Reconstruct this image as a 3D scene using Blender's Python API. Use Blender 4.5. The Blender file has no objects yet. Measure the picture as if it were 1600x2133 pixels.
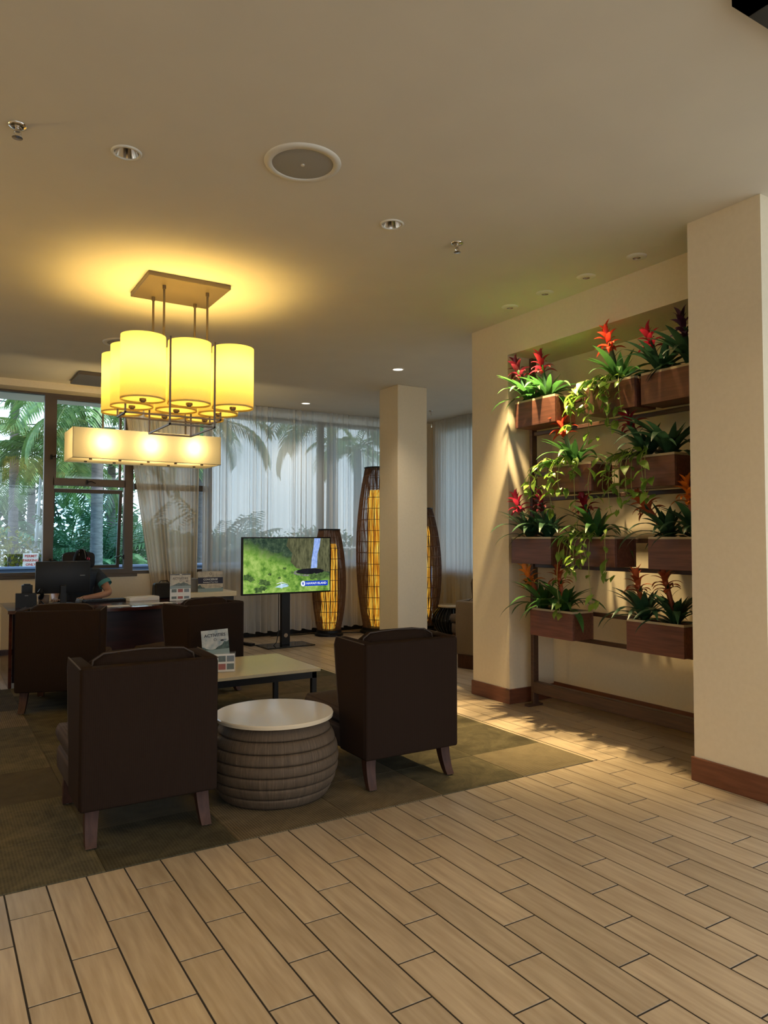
import bpy, bmesh, math, random
from mathutils import Vector, Matrix, Euler, noise
R = math.radians
sc = bpy.context.scene
COL = sc.collection
random.seed(7)

# ------------------------------------------------------------------ camera
cam_d = bpy.data.cameras.new('camera'); cam = bpy.data.objects.new('camera', cam_d); COL.objects.link(cam)
cam.location = (0, 0, 1.47); cam.rotation_euler = (R(90 + 1.942), 0, R(-31.653))
cam_d.sensor_fit = 'VERTICAL'; cam_d.sensor_height = 36; cam_d.sensor_width = 27
cam_d.lens = 1533.6 * 36 / 2133; cam_d.clip_start = .05; cam_d.clip_end = 200
sc.camera = cam
# ------------------------------------------------------------------ world: bright hazy daylight sky
w = bpy.data.worlds.new('sky'); sc.world = w; w.use_nodes = True
nt = w.node_tree; nt.nodes.clear()
o_ = nt.nodes.new('ShaderNodeOutputWorld'); bg = nt.nodes.new('ShaderNodeBackground')
tc = nt.nodes.new('ShaderNodeTexCoord'); sp = nt.nodes.new('ShaderNodeSeparateXYZ'); rp = nt.nodes.new('ShaderNodeValToRGB')
nt.links.new(tc.outputs['Generated'], sp.inputs[0]); nt.links.new(sp.outputs['Z'], rp.inputs[0])
rp.color_ramp.elements[0].color = (.86, .93, 1, 1); rp.color_ramp.elements[1].color = (.50, .70, 1, 1)
rp.color_ramp.elements[1].position = .8
nt.links.new(rp.outputs[0], bg.inputs[0]); nt.links.new(bg.outputs[0], o_.inputs[0])
bg.inputs[1].default_value = 2.7
# hazy sun on the garden
sl = bpy.data.lights.new('sun', 'SUN'); sl.energy = 5.5; sl.angle = R(8); sl.color = (1, .95, .85)
so = bpy.data.objects.new('sun', sl); COL.objects.link(so); so.rotation_euler = (R(24), R(38), 0); so.location = (6, 14, 12)
# unseen area fill, added as assumed daylight behind and right of the camera
al = bpy.data.lights.new('added_daylight_fill', 'AREA'); al.shape = 'RECTANGLE'; al.size = 4; al.size_y = 2.6; al.energy = 46; al.color = (.74, .89, 1)
ao = bpy.data.objects.new('added_daylight_fill', al); COL.objects.link(ao); ao.location = (6.4, -1.4, 1.7); ao.rotation_euler = (R(90), 0, R(10))
# unseen downlights added to brighten the foreground, just behind the frame
for x_, y_, e_ in ((-.6, 1.6, 60), (1.0, .9, 75), (2.6, .6, 75), (3.2, 1.6, 22)):
    l_ = bpy.data.lights.new('added_downlight', 'SPOT'); l_.energy = e_ * 1.15; l_.spot_size = R(125); l_.spot_blend = .9; l_.color = (1, .73, .38); l_.shadow_soft_size = .09
    q_ = bpy.data.objects.new('added_downlight', l_); COL.objects.link(q_); q_.location = (x_, y_, 3.37)
# unseen warm fill lamp, added to yellow the ceiling, left of the frame
l_ = bpy.data.lights.new('warm_fill_left', 'POINT'); l_.energy = 55; l_.color = (1, .66, .2); l_.shadow_soft_size = .3
q_ = bpy.data.objects.new('warm_fill_left', l_); COL.objects.link(q_); q_.location = (-1.7, 5.3, 2.75)
vs = sc.view_settings; sc.display_settings.display_device = 'sRGB'
vs.view_transform = 'Standard'; vs.look = 'None'; vs.gamma = 1; vs.use_curve_mapping = False; vs.exposure = .08
sc.cycles.max_bounces = 10; sc.cycles.transparent_max_bounces = 24; sc.cycles.diffuse_bounces = 5; sc.cycles.glossy_bounces = 4
sc.cycles.sample_clamp_indirect = 4; sc.cycles.caustics_reflective = False; sc.cycles.caustics_refractive = False
sc.cycles.use_denoising = True

# ------------------------------------------------------------------ materials
def mat(name, col, rough=.6, metal=0, spec=.4, emit=None, es=1, **k):
    m = bpy.data.materials.new(name); m.use_nodes = True; n = m.node_tree.nodes; b = n['Principled BSDF']
    b.inputs['Base Color'].default_value = (*col, 1); b.inputs['Roughness'].default_value = rough
    b.inputs['Metallic'].default_value = metal; b.inputs['Specular IOR Level'].default_value = spec
    if emit: b.inputs['Emission Color'].default_value = (*emit, 1); b.inputs['Emission Strength'].default_value = es
    for kk, v in k.items(): b.inputs[kk.replace('_', ' ')].default_value = v
    return m
def nd(m, t, **k):
    n = m.node_tree.nodes.new(t)
    for a, v in k.items():
        if a.startswith('i_'):
            key = a[2:]; key = int(key) if key.isdigit() else key.replace('_', ' ')
            n.inputs[key].default_value = v
        else: setattr(n, a, v)
    return n
def lk(m, a, b): m.node_tree.links.new(a, b)
def pb(m): return m.node_tree.nodes['Principled BSDF']
def coords(m, kind='Object', scale=(1, 1, 1), rot=(0, 0, 0)):
    t = nd(m, 'ShaderNodeTexCoord'); mp = nd(m, 'ShaderNodeMapping')
    mp.inputs['Scale'].default_value = scale; mp.inputs['Rotation'].default_value = rot
    lk(m, t.outputs[kind], mp.inputs[0]); return mp.outputs[0]
def ramp(m, fac, stops):
    r = nd(m, 'ShaderNodeValToRGB'); e = r.color_ramp.elements
    while len(e) < len(stops): e.new(.5)
    for i, (p, c) in enumerate(stops): e[i].position = p; e[i].color = (*c, 1)
    lk(m, fac, r.inputs[0]); return r.outputs[0]
def bump(m, h, s=.2, d=.01):
    b = nd(m, 'ShaderNodeBump', i_Strength=s, i_Distance=d); lk(m, h, b.inputs['Height']); lk(m, b.outputs[0], pb(m).inputs['Normal'])
def noisy(m, a, b, scale=(1, 1, 1), ns=6, det=6, rnd=0, bmp=0, kind='Object', bd=.004):
    v = coords(m, kind, scale); t = nd(m, 'ShaderNodeTexNoise', i_Scale=ns, i_Detail=det); lk(m, v, t.inputs['Vector'])
    c = ramp(m, t.outputs[0], [(.3, a), (.72, b)])
    if rnd:
        oi = nd(m, 'ShaderNodeObjectInfo'); h = nd(m, 'ShaderNodeHueSaturation')
        mr = nd(m, 'ShaderNodeMapRange', i_3=1 - rnd, i_4=1 + rnd); lk(m, oi.outputs['Random'], mr.inputs[0]); lk(m, mr.outputs[0], h.inputs['Value'])
        lk(m, c, h.inputs['Color']); c = h.outputs[0]
        ad = nd(m, 'ShaderNodeVectorMath', operation='ADD'); 
        sc_ = nd(m, 'ShaderNodeVectorMath', operation='SCALE', i_0=(13.1, 7.7, 5.3)); lk(m, oi.outputs['Random'], sc_.inputs['Scale'])
        lk(m, v, ad.inputs[0]); lk(m, sc_.outputs[0], ad.inputs[1]); lk(m, ad.outputs[0], t.inputs['Vector'])
    lk(m, c, pb(m).inputs['Base Color'])
    if bmp: bump(m, t.outputs[0], bmp, bd)
    return m
M = {}
M['ceil'] = noisy(mat('ceiling_paint', (.7, .66, .58), .9, spec=.1), (.70, .66, .585), (.73, .69, .61), ns=3)
M['wall'] = noisy(mat('cream_wall_paint', (.7, .6, .45), .85, spec=.15), (.70, .61, .455), (.73, .64, .485), ns=40, bmp=.15, bd=.002)
M['skirt'] = noisy(mat('skirting_wood', (.15, .05, .03), .35), (.115, .04, .022), (.18, .068, .036), (1, 1, 9), 5)
M['plank'] = noisy(mat('wood_look_tile', (.4, .3, .2), .33, spec=.42), (.29, .222, .152), (.41, .33, .238), (14, 1.1, 14), 3.2, 7, .10, .16, bd=.0025)
M['grout'] = mat('grout', (.018, .013, .010), .9)
M['metal_trim'] = mat('brass_strip', (.62, .5, .34), .35, .6)
M['fabric'] = mat('brown_corded_fabric', (.045, .028, .02), .9, spec=.06)
def corded(m, a, b, sc_=70):
    v = coords(m, 'Object'); wv = nd(m, 'ShaderNodeTexWave', i_Scale=sc_, wave_type='BANDS', bands_direction='X'); lk(m, v, wv.inputs[0])
    nz = nd(m, 'ShaderNodeTexNoise', i_Scale=160); lk(m, v, nz.inputs[0])
    c = ramp(m, wv.outputs[0], [(0, a), (1, b)]); lk(m, c, pb(m).inputs['Base Color']); bump(m, wv.outputs[0], .35, .003)
corded(M['fabric'], (.0155, .0088, .006), (.027, .016, .011))
M['fabric_seat'] = mat('brown_check_fabric', (.07, .045, .033), .85, spec=.2)
corded(M['fabric_seat'], (.035, .021, .015), (.06, .038, .028), 24)
M['welt'] = mat('piping_fabric', (.05, .033, .024), .8)
M['taupe'] = noisy(mat('taupe_weave', (.16, .125, .095), .9, spec=.15), (.13, .10, .076), (.19, .15, .115), ns=120)
M['brownfab'] = noisy(mat('brown_weave', (.1, .07, .055), .9, spec=.15), (.09, .065, .05), (.13, .095, .075), ns=120)
M['legwood'] = noisy(mat('walnut_leg', (.13, .055, .03), .55, spec=.2), (.035, .014, .009), (.065, .028, .017), (6, 6, 1), 8)
M['foot'] = mat('steel_glide', (.5, .48, .45), .3, 1)
M['boxwood'] = noisy(mat('cedar_board', (.2, .07, .04), .5), (.085, .030, .018), (.165, .060, .036), (12, .9, 12), 4, 8, .2, .1)
M['liner'] = mat('zinc_planter_lip', (.42, .34, .22), .5)
M['soil'] = noisy(mat('soil', (.03, .02, .015), 1), (.02, .013, .01), (.05, .035, .022), ns=50)
M['rack'] = noisy(mat('rack_wood', (.06, .03, .02), .4), (.045, .022, .015), (.085, .043, .027), (10, 1, 10), 5)
M['black'] = mat('black_steel', (.012, .012, .013), .4, .3)
M['bplastic'] = mat('black_plastic', (.007, .0075, .009), .42, spec=.2)
M['bglass'] = mat('black_glass', (.006, .006, .007), .06, spec=.6)
M['grey'] = mat('grey_plastic', (.16, .16, .16), .4)
M['bronze'] = mat('brushed_bronze', (.13, .10, .065), .5, .6)
M['bronze_dark'] = mat('dark_bronze_bar', (.13, .10, .07), .45, .7)
M['desk'] = noisy(mat('mahogany', (.05, .013, .01), .12, spec=.5), (.03, .008, .007), (.072, .02, .014), (1.2, 9, 9), 3)
M['desk_dark'] = noisy(mat('dark_mahogany_panel', (.02, .008, .009), .4, spec=.25), (.013, .006, .007), (.026, .010, .011), (1, 1, 6), 3)
M['stone'] = noisy(mat('cream_quartz', (.6, .52, .34), .3, spec=.35), (.56, .48, .31), (.66, .58, .40), ns=150, det=2)
M['white_top'] = mat('white_laminate', (.58, .48, .34), .09, spec=.5)
M['chrome'] = mat('chrome', (.75, .72, .68), .12, 1)
M['white'] = mat('white_plastic', (.72, .69, .62), .5)
M['grille'] = mat('speaker_grille', (.34, .33, .31), .7)
M['dark'] = mat('dark_recess', (.02, .02, .02), .8)
M['alu'] = mat('bronze_window_frame', (.075, .058, .045), .45, .5)
M['paper'] = mat('paper', (.75, .74, .70), .7)
M['mug'] = mat('tan_cup', (.22, .14, .09), .5)
M['skin'] = mat('skin', (.42, .22, .14), .5, Subsurface_Weight=.1)
M['hair'] = mat('black_hair', (.006, .005, .005), .75, spec=.1)
M['shirt'] = noisy(mat('navy_shirt', (.012, .02, .035), .8), (.010, .016, .03), (.018, .03, .05), ns=30)
M['teal'] = mat('teal_trim', (.05, .22, .24), .7)
M['trousers'] = mat('black_trousers', (.012, .012, .015), .85)
M['pink'] = mat('pink_petal', (.55, .03, .09), .5)
M['mesh'] = mat('chair_mesh', (.014, .014, .018), .8)
M['navy'] = mat('navy_print', (.02, .022, .045), .6)
M['tan_print'] = noisy(mat('cloud_print', (.5, .42, .3), .6), (.30, .27, .22), (.62, .55, .42), ns=22)
M['sky_print'] = noisy(mat('sky_print', (.4, .45, .47), .5), (.24, .30, .34), (.60, .60, .54), ns=22)
M['hill_print'] = noisy(mat('hill_print', (.05, .09, .09), .6), (.025, .05, .05), (.10, .16, .15), ns=40)
M['sea_print'] = mat('sea_print', (.22, .30, .30), .6)
M['ink'] = mat('black_ink', (.012, .014, .02), .6)
M['red_print'] = mat('red_print', (.3, .04, .03), .6)
M['blue_print'] = mat('blue_print', (.12, .16, .2), .6)
M['acrylic'] = mat('clear_acrylic', (.95, .97, .97), .05, Alpha=.06)
def leafm(name, a, b, tr=.35, rough=.38):
    m = mat(name, a, rough, spec=.45); noisy(m, a, b, ns=9, rnd=.22)
    t = nd(m, 'ShaderNodeBsdfTranslucent'); mx = nd(m, 'ShaderNodeMixShader', i_0=tr)
    hs = [n for n in m.node_tree.nodes if n.type == 'HUE_SAT'][0]
    lk(m, hs.outputs[0], t.inputs[0]); out = m.node_tree.nodes['Material Output']
    lk(m, pb(m).outputs[0], mx.inputs[1]); lk(m, t.outputs[0], mx.inputs[2]); lk(m, mx.outputs[0], out.inputs[0]); return m
M['brom'] = leafm('bromeliad_leaf', (.025, .085, .022), (.06, .17, .04), .22)
M['brom_dark'] = leafm('bromeliad_dark_leaf', (.02, .06, .035), (.04, .11, .055), .2)
M['pothos'] = leafm('pothos_leaf', (.10, .22, .025), (.30, .44, .07), .35)
M['vine'] = mat('pothos_stem', (.28, .30, .08), .5)
M['b_red'] = leafm('red_bract', (.50, .03, .018), (.75, .085, .04), .35)
M['b_crim'] = leafm('crimson_bract', (.26, .010, .028), (.42, .03, .05), .3)
M['b_pink'] = leafm('pink_bract', (.42, .02, .06), (.62, .06, .12), .3)
M['b_dark'] = leafm('maroon_bract', (.11, .010, .025), (.20, .02, .04), .25)
M['b_purple'] = leafm('purple_bract', (.05, .018, .06), (.10, .03, .09), .25)
M['b_orange'] = leafm('orange_bract', (.70, .19, .02), (.85, .33, .05), .3)
M['b_rust'] = leafm('rust_bract', (.42, .085, .03), (.60, .16, .06), .3)
M['palm'] = leafm('palm_leaf', (.06, .15, .04), (.20, .33, .10), .3)
M['palm2'] = leafm('pale_palm_leaf', (.13, .23, .06), (.32, .42, .16), .35)
M['hedge'] = leafm('hedge_leaf', (.035, .12, .055), (.12, .28, .13), .3)
M['croton'] = leafm('croton_leaf', (.22, .28, .03), (.55, .48, .08), .3)
M['trunk'] = noisy(mat('palm_trunk', (.22, .19, .17), .9), (.09, .09, .10), (.20, .19, .20), (1, 1, 6), 6, bmp=.4)
M['fence'] = mat('white_fence', (.8, .8, .8), .6)
M['bluewall'] = mat('blue_grey_wall', (.07, .11, .20), .7)
M['lawn'] = noisy(mat('ground', (.25, .24, .2), .95), (.20, .21, .16), (.34, .32, .26), ns=1.5)
M['pole'] = mat('grey_lamp_pole', (.5, .55, .6), .5)
M['redtext'] = mat('red_lettering', (.6, .05, .04), .6)
# carpet
def carpet(name, a, b, line, rot):
    m = mat(name, a, .95, spec=.1); v = coords(m, 'Object', (1, 1, 1), (0, 0, rot))
    n1 = nd(m, 'ShaderNodeTexNoise', i_Scale=5, i_Detail=8, i_Roughness=.7, i_Distortion=1.2); lk(m, v, n1.inputs[0])
    wv = nd(m, 'ShaderNodeTexWave', i_Scale=22, i_Distortion=1.0, i_Detail=2); lk(m, v, wv.inputs[0])
    mx = nd(m, 'ShaderNodeMath', operation='MULTIPLY_ADD', i_1=line); lk(m, wv.outputs[0], mx.inputs[0]); lk(m, n1.outputs[0], mx.inputs[2])
    oi = nd(m, 'ShaderNodeObjectInfo'); h = nd(m, 'ShaderNodeHueSaturation'); mr = nd(m, 'ShaderNodeMapRange', i_3=.62, i_4=1.5)
    lk(m, oi.outputs['Random'], mr.inputs[0]); lk(m, mr.outputs[0], h.inputs['Value'])
    c = ramp(m, mx.outputs[0], [(.38, a), (.8 + line * .4, b)]); lk(m, c, h.inputs['Color']); lk(m, h.outputs[0], pb(m).inputs['Base Color'])
    bump(m, mx.outputs[0], .5, .006); return m
M['cp0'] = carpet('carpet_olive', (.036, .031, .019), (.095, .080, .046), .12, 0)
M['cp1'] = carpet('carpet_brown', (.045, .034, .020), (.115, .088, .052), .35, 0)
M['cp2'] = carpet('carpet_lined', (.042, .034, .021), (.11, .088, .054), .6, R(90))
# sheer curtain: thinner where seen square-on, denser at grazing folds
def sheer(name, col, lo, hi, dk=.62, dfs=.38):
    m = bpy.data.materials.new(name); m.use_nodes = True; n = m.node_tree.nodes; n.clear()
    out = n.new('ShaderNodeOutputMaterial'); tr = nd(m, 'ShaderNodeBsdfTransparent'); tl = nd(m, 'ShaderNodeBsdfTranslucent', i_0=(*col, 1)); df = nd(m, 'ShaderNodeBsdfDiffuse', i_0=(*col, 1))
    m1 = nd(m, 'ShaderNodeMixShader', i_0=dfs); lk(m, tl.outputs[0], m1.inputs[1]); lk(m, df.outputs[0], m1.inputs[2])
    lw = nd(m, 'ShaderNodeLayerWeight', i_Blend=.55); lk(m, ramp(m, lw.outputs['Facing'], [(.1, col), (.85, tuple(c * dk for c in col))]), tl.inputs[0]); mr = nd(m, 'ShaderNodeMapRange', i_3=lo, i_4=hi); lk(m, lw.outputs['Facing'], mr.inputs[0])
    m2 = nd(m, 'ShaderNodeMixShader'); lk(m, mr.outputs[0], m2.inputs[0]); lk(m, tr.outputs[0], m2.inputs[1]); lk(m, m1.outputs[0], m2.inputs[2]); lk(m, m2.outputs[0], out.inputs[0]); return m
M['sheer'] = sheer('sheer_voile', (.90, .90, .89), .80, .995)
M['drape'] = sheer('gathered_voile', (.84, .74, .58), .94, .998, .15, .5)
def shade(name, col, f):
    m = bpy.data.materials.new(name); m.use_nodes = True; n = m.node_tree.nodes; n.clear(); out = n.new('ShaderNodeOutputMaterial')
    v = coords(m, 'Object', (90, 90, 260)); nz = nd(m, 'ShaderNodeTexNoise', i_Scale=1); lk(m, v, nz.inputs[0])
    c = ramp(m, nz.outputs[0], [(.3, tuple(x * .93 for x in col)), (.7, col)])
    tl = nd(m, 'ShaderNodeBsdfTranslucent'); df = nd(m, 'ShaderNodeBsdfDiffuse'); lk(m, c, tl.inputs[0]); lk(m, c, df.inputs[0])
    m1 = nd(m, 'ShaderNodeMixShader', i_0=f); lk(m, df.outputs[0], m1.inputs[1]); lk(m, tl.outputs[0], m1.inputs[2]); lk(m, m1.outputs[0], out.inputs[0]); return m
M['shade'] = shade('linen_shade', (.80, .69, .34), .6)
M['shade2'] = shade('parchment_shade', (.90, .80, .56), .6)
def glass(name, f0, tint):
    m = bpy.data.materials.new(name); m.use_nodes = True; n = m.node_tree.nodes; n.clear(); out = n.new('ShaderNodeOutputMaterial')
    tr = nd(m, 'ShaderNodeBsdfTransparent', i_0=(*tint, 1)); gl = nd(m, 'ShaderNodeBsdfGlossy', i_Roughness=.02); fr = nd(m, 'ShaderNodeFresnel', i_IOR=1.5)
    m1 = nd(m, 'ShaderNodeMixShader'); lk(m, fr.outputs[0], m1.inputs[0]); lk(m, tr.outputs[0], m1.inputs[1]); lk(m, gl.outputs[0], m1.inputs[2]); lk(m, m1.outputs[0], out.inputs[0]); return m
M['glass'] = glass('window_glass', .05, (.90, .96, .97))
M['glass2'] = glass('tilted_sash_glass', .05, (.72, .90, .95))
def emis(name, col, s):
    m = bpy.data.materials.new(name); m.use_nodes = True; n = m.node_tree.nodes; n.clear(); out = n.new('ShaderNodeOutputMaterial')
    e = nd(m, 'ShaderNodeEmission', i_0=(*col, 1), i_1=s); lk(m, e.outputs[0], out.inputs[0]); return m
M['lit_white'] = emis('lit_downlight', (1, .93, .80), 2.2)
def tubemat():
    m = emis('glowing_tube', (1, .5, .05), 1); e = [n for n in m.node_tree.nodes if n.type == 'EMISSION'][0]
    v = coords(m, 'Object', (26, 26, 2.2)); nz = nd(m, 'ShaderNodeTexNoise', i_Scale=1.6, i_Detail=5); lk(m, v, nz.inputs[0])
    c = ramp(m, nz.outputs[0], [(.28, (.35, .09, .01)), (.45, (.85, .34, .02)), (.6, (1.0, .62, .08)), (.8, (1, .85, .3))]); lk(m, c, e.inputs[0]); e.inputs[1].default_value = 1.05; return m
M['tube'] = tubemat()
M['reed'] = noisy(mat('reed', (.11, .05, .03), .6), (.07, .03, .018), (.15, .075, .045), ns=20)

# ------------------------------------------------------------------ mesh builder
class MB:
    def __init__(s): s.v = []; s.f = []; s.T = Matrix()
    def add(s, vs, fs):
        b = len(s.v); s.v += [tuple(s.T @ Vector(p)) for p in vs]; s.f += [tuple(i + b for i in f) for f in fs]; return s
    def box(s, x0, x1, y0, y1, z0, z1):
        v = [(x, y, z) for z in (z0, z1) for y in (y0, y1) for x in (x0, x1)]
        return s.add(v, [(0, 2, 3, 1), (4, 5, 7, 6), (0, 1, 5, 4), (2, 6, 7, 3), (0, 4, 6, 2), (1, 3, 7, 5)])
    def rbox(s, x0, x1, y0, y1, z0, z1, r=.01, seg=2):
        bm = bmesh.new(); bmesh.ops.create_cube(bm, size=1)
        for v in bm.verts: v.co = Vector(((x0 + x1) / 2 + v.co.x * (x1 - x0), (y0 + y1) / 2 + v.co.y * (y1 - y0), (z0 + z1) / 2 + v.co.z * (z1 - z0)))
        bmesh.ops.bevel(bm, geom=bm.edges[:], offset=r, segments=seg, profile=.5, affect='EDGES')
        s.bm(bm); return s
    def bm(s, bm):
        bm.verts.index_update(); s.add([v.co.copy() for v in bm.verts], [[v.index for v in f.verts] for f in bm.faces]); bm.free(); return s
    def lathe(s, prof, n=32, c=(0, 0), cap0=True, cap1=True):
        vs = []; fs = []; m = len(prof)
        for r, z in prof:
            for i in range(n): a = 2 * math.pi * i / n; vs.append((c[0] + r * math.cos(a), c[1] + r * math.sin(a), z))
        for j in range(m - 1):
            for i in range(n): k = (i + 1) % n; fs.append((j * n + i, j * n + k, (j + 1) * n + k, (j + 1) * n + i))
        if cap0: fs.append(tuple(range(n - 1, -1, -1)))
        if cap1: fs.append(tuple((m - 1) * n + i for i in range(n)))
        return s.add(vs, fs)
    def cyl(s, p, q, r, n=12, r2=None, cap=True):
        p = Vector(p); q = Vector(q); d = (q - p); L = d.length; T0 = s.T
        s.T = T0 @ (Matrix.Translation(p) @ d.to_track_quat('Z', 'Y').to_matrix().to_4x4())
        s.lathe([(r, 0), (r if r2 is None else r2, L)], n, cap0=cap, cap1=cap); s.T = T0; return s
    def tube(s, pts, r, n=6, cap=True):
        pts = [Vector(p) for p in pts]; vs = []; fs = []; N = len(pts); rs = r if isinstance(r, (list, tuple)) else [r] * N; up = None
        for i, p in enumerate(pts):
            t = (pts[min(i + 1, N - 1)] - pts[max(i - 1, 0)]).normalized()
            if up is None: up = Vector((0, 0, 1)) if abs(t.z) < .9 else Vector((1, 0, 0))
            a = t.cross(up).normalized(); b = a.cross(t).normalized(); up = b
            for k in range(n): g = 2 * math.pi * k / n; vs.append(p + (a * math.cos(g) + b * math.sin(g)) * rs[i])
        for i in range(N - 1):
            for k in range(n): j = (k + 1) % n; fs.append((i * n + k, i * n + j, (i + 1) * n + j, (i + 1) * n + k))
        if cap: fs.append(tuple(range(n - 1, -1, -1))); fs.append(tuple((N - 1) * n + k for k in range(n)))
        return s.add(vs, fs)
    def bar(s, p, q, w): # square bar
        p = Vector(p); q = Vector(q); d = q - p; L = d.length; T0 = s.T
        s.T = T0 @ (Matrix.Translation(p) @ d.to_track_quat('Z', 'Y').to_matrix().to_4x4()); s.box(-w / 2, w / 2, -w / 2, w / 2, -w / 2, L + w / 2); s.T = T0; return s
    def grid(s, nu, nv, fn):
        vs = [fn(u / nu, v / nv) for v in range(nv + 1) for u in range(nu + 1)]
        return s.add(vs, [(v * (nu + 1) + u, v * (nu + 1) + u + 1, (v + 1) * (nu + 1) + u + 1, (v + 1) * (nu + 1) + u) for v in range(nv) for u in range(nu)])
    def poly(s, pts, y=0, d=.0015): # outline in XZ extruded along Y
        n = len(pts); vs = [(x, y, z) for x, z in pts] + [(x, y + d, z) for x, z in pts]
        return s.add(vs, [tuple(range(n)), tuple(range(2 * n - 1, n - 1, -1))] + [(i, i + n, (i + 1) % n + n, (i + 1) % n) for i in range(n)])
    def prism(s, pts, x0, x1): # outline in YZ extruded along X
        n = len(pts); vs = [(x0, y, z) for y, z in pts] + [(x1, y, z) for y, z in pts]
        return s.add(vs, [tuple(range(n)), tuple(range(2 * n - 1, n - 1, -1))] + [(i, i + n, (i + 1) % n + n, (i + 1) % n) for i in range(n)])
    def mesh(s, name, smooth=False):
        me = bpy.data.meshes.new(name); me.from_pydata(s.v, [], s.f)
        bm = bmesh.new(); bm.from_mesh(me); bmesh.ops.recalc_face_normals(bm, faces=bm.faces[:]); bm.to_mesh(me); bm.free()
        if smooth:
            me.polygons.foreach_set('use_smooth', [True] * len(me.polygons))
            if smooth != 'full': me.set_sharp_from_angle(angle=R(40))
        return me
def link(name, me, m=None, parent=None, M4=None):
    o = bpy.data.objects.new(name, me); COL.objects.link(o)
    if m and not me.materials: me.materials.append(M[m] if isinstance(m, str) else m)
    if parent: o.parent = parent
    if M4 is not None: o.matrix_local = M4
    return o
def obj(name, mb, m, parent=None, smooth=False, M4=None): return link(name, mb.mesh(name, smooth), m, parent, M4)
def tag(o, label, cat, group=None):
    o['label'] = label; o['category'] = cat
    if group: o['group'] = group
    return o
def thing(name, label, cat, loc=(0, 0, 0), rz=0, group=None):
    o = bpy.data.objects.new(name, None); COL.objects.link(o); o.empty_display_size = .1
    o.location = loc; o.rotation_euler = (0, 0, rz); return tag(o, label, cat, group)
def struct(name, mb, m, parent=None, smooth=False):
    o = obj(name, mb, m, parent, smooth); o['kind'] = 'structure'; return o
def srt(name):
    o = bpy.data.objects.new(name, None); COL.objects.link(o); o['kind'] = 'structure'; return o
def dup(root, loc, rz, label, group=None):
    r = root.copy(); COL.objects.link(r); r.location = loc; r.rotation_euler = (0, 0, rz); r['label'] = label
    if group: r['group'] = group
    for ch in list(root.children):
        c = ch.copy(); COL.objects.link(c); c.parent = r
        for g in list(ch.children): d = g.copy(); COL.objects.link(d); d.parent = c
    return r
def text(name, body, size, m, parent, M4, sx=1, bold=0):
    cu = bpy.data.curves.new(name, 'FONT'); cu.body = body; cu.size = size; cu.align_x = 'CENTER'; cu.align_y = 'CENTER'; cu.extrude = .0004; cu.offset = bold; cu.resolution_u = 2
    t = bpy.data.objects.new('t', cu); COL.objects.link(t); dg = bpy.context.evaluated_depsgraph_get(); dg.update()
    me = bpy.data.meshes.new_from_object(t.evaluated_get(dg)); bpy.data.objects.remove(t); me.materials.clear()
    return link(name, me, m, parent, M4 @ Matrix.Rotation(R(90), 4, 'X') @ Matrix.Diagonal((sx, 1, 1, 1)))
def TR(x, y, z, rz=0): return Matrix.Translation((x, y, z)) @ Matrix.Rotation(rz, 4, 'Z')

# ------------------------------------------------------------------ camera projection (for choosing which planks are parts)
_cm = cam.matrix_basis.inverted() if False else (Matrix.Translation(cam.location) @ cam.rotation_euler.to_matrix().to_4x4()).inverted()
def px(p):
    c = _cm @ Vector(p)
    if c.z > -.1: return None
    return 800 + 1533.6 * c.x / -c.z, 1066.5 - 1533.6 * c.y / -c.z, -c.z

# ================================================================== SETTING
H = 3.413
fl = struct('floor', MB().box(-3.3, 8.2, -4, 10.45, -.12, -.0016), 'grout')
CX0, CX1, CY0, CY1 = -2.2, 3.735, 3.438, 8.0
P, L = .1587, .616
vis = []; rest = []
for k in range(-24, 52):
    x0 = .285 + P * k; off = 2.79 + .2055 * (k - 4)
    n0 = math.floor((-4 - off) / L)
    for n in range(n0, n0 + 26):
        y0 = off + n * L; y1 = y0 + L
        if y1 < -3.9 or y0 > 10.3 or x0 > 7.2: continue
        if x0 + P > CX0 and x0 < CX1 and CY0 - .07 < y1 < CY0: y1 = CY0
        segs = [(x0, x0 + P, max(y0, -3.95), min(y1, 10.35))]
        if x0 + P > CX0 and x0 < CX1 and CY0 - .07 <= y0 < CY0 and y1 <= CY0: continue
        if x0 + P > CX0 and x0 < CX1 and segs[0][3] > CY0 and segs[0][2] < CY1:
            a, b, c, d = segs[0]; segs = []
            if c < CY0 - .07: segs.append((a, b, c, CY0))
            if d > CY1: segs.append((a, b, CY1, d))
            if b > CX1 + .03: segs.append((CX1 + .028, b, max(c, CY0), min(d, CY1)))
        for q in segs:
            if q[1] - q[0] < .02 or q[3] - q[2] < .02: continue
            pts = [px((x, y, 0)) for x in (q[0], (q[0] + q[1]) / 2, q[1]) for y in (q[2], (q[2] + q[3]) / 2, q[3])]
            on = [p for p in pts if p and -40 < p[0] < 1640 and -40 < p[1] < 2170]
            cx, cy = (q[0] + q[1]) / 2, (q[2] + q[3]) / 2
            hid = (cx > 4.4 and cy < 5.5) or cx < -.3 or (cx > 4.95 and cy < 6.3)
            (vis if on and not hid else rest).append((min(p[2] for p in on) if on else 99, q))
vis.sort(); rest += vis[300:]; vis = vis[:300]
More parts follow.
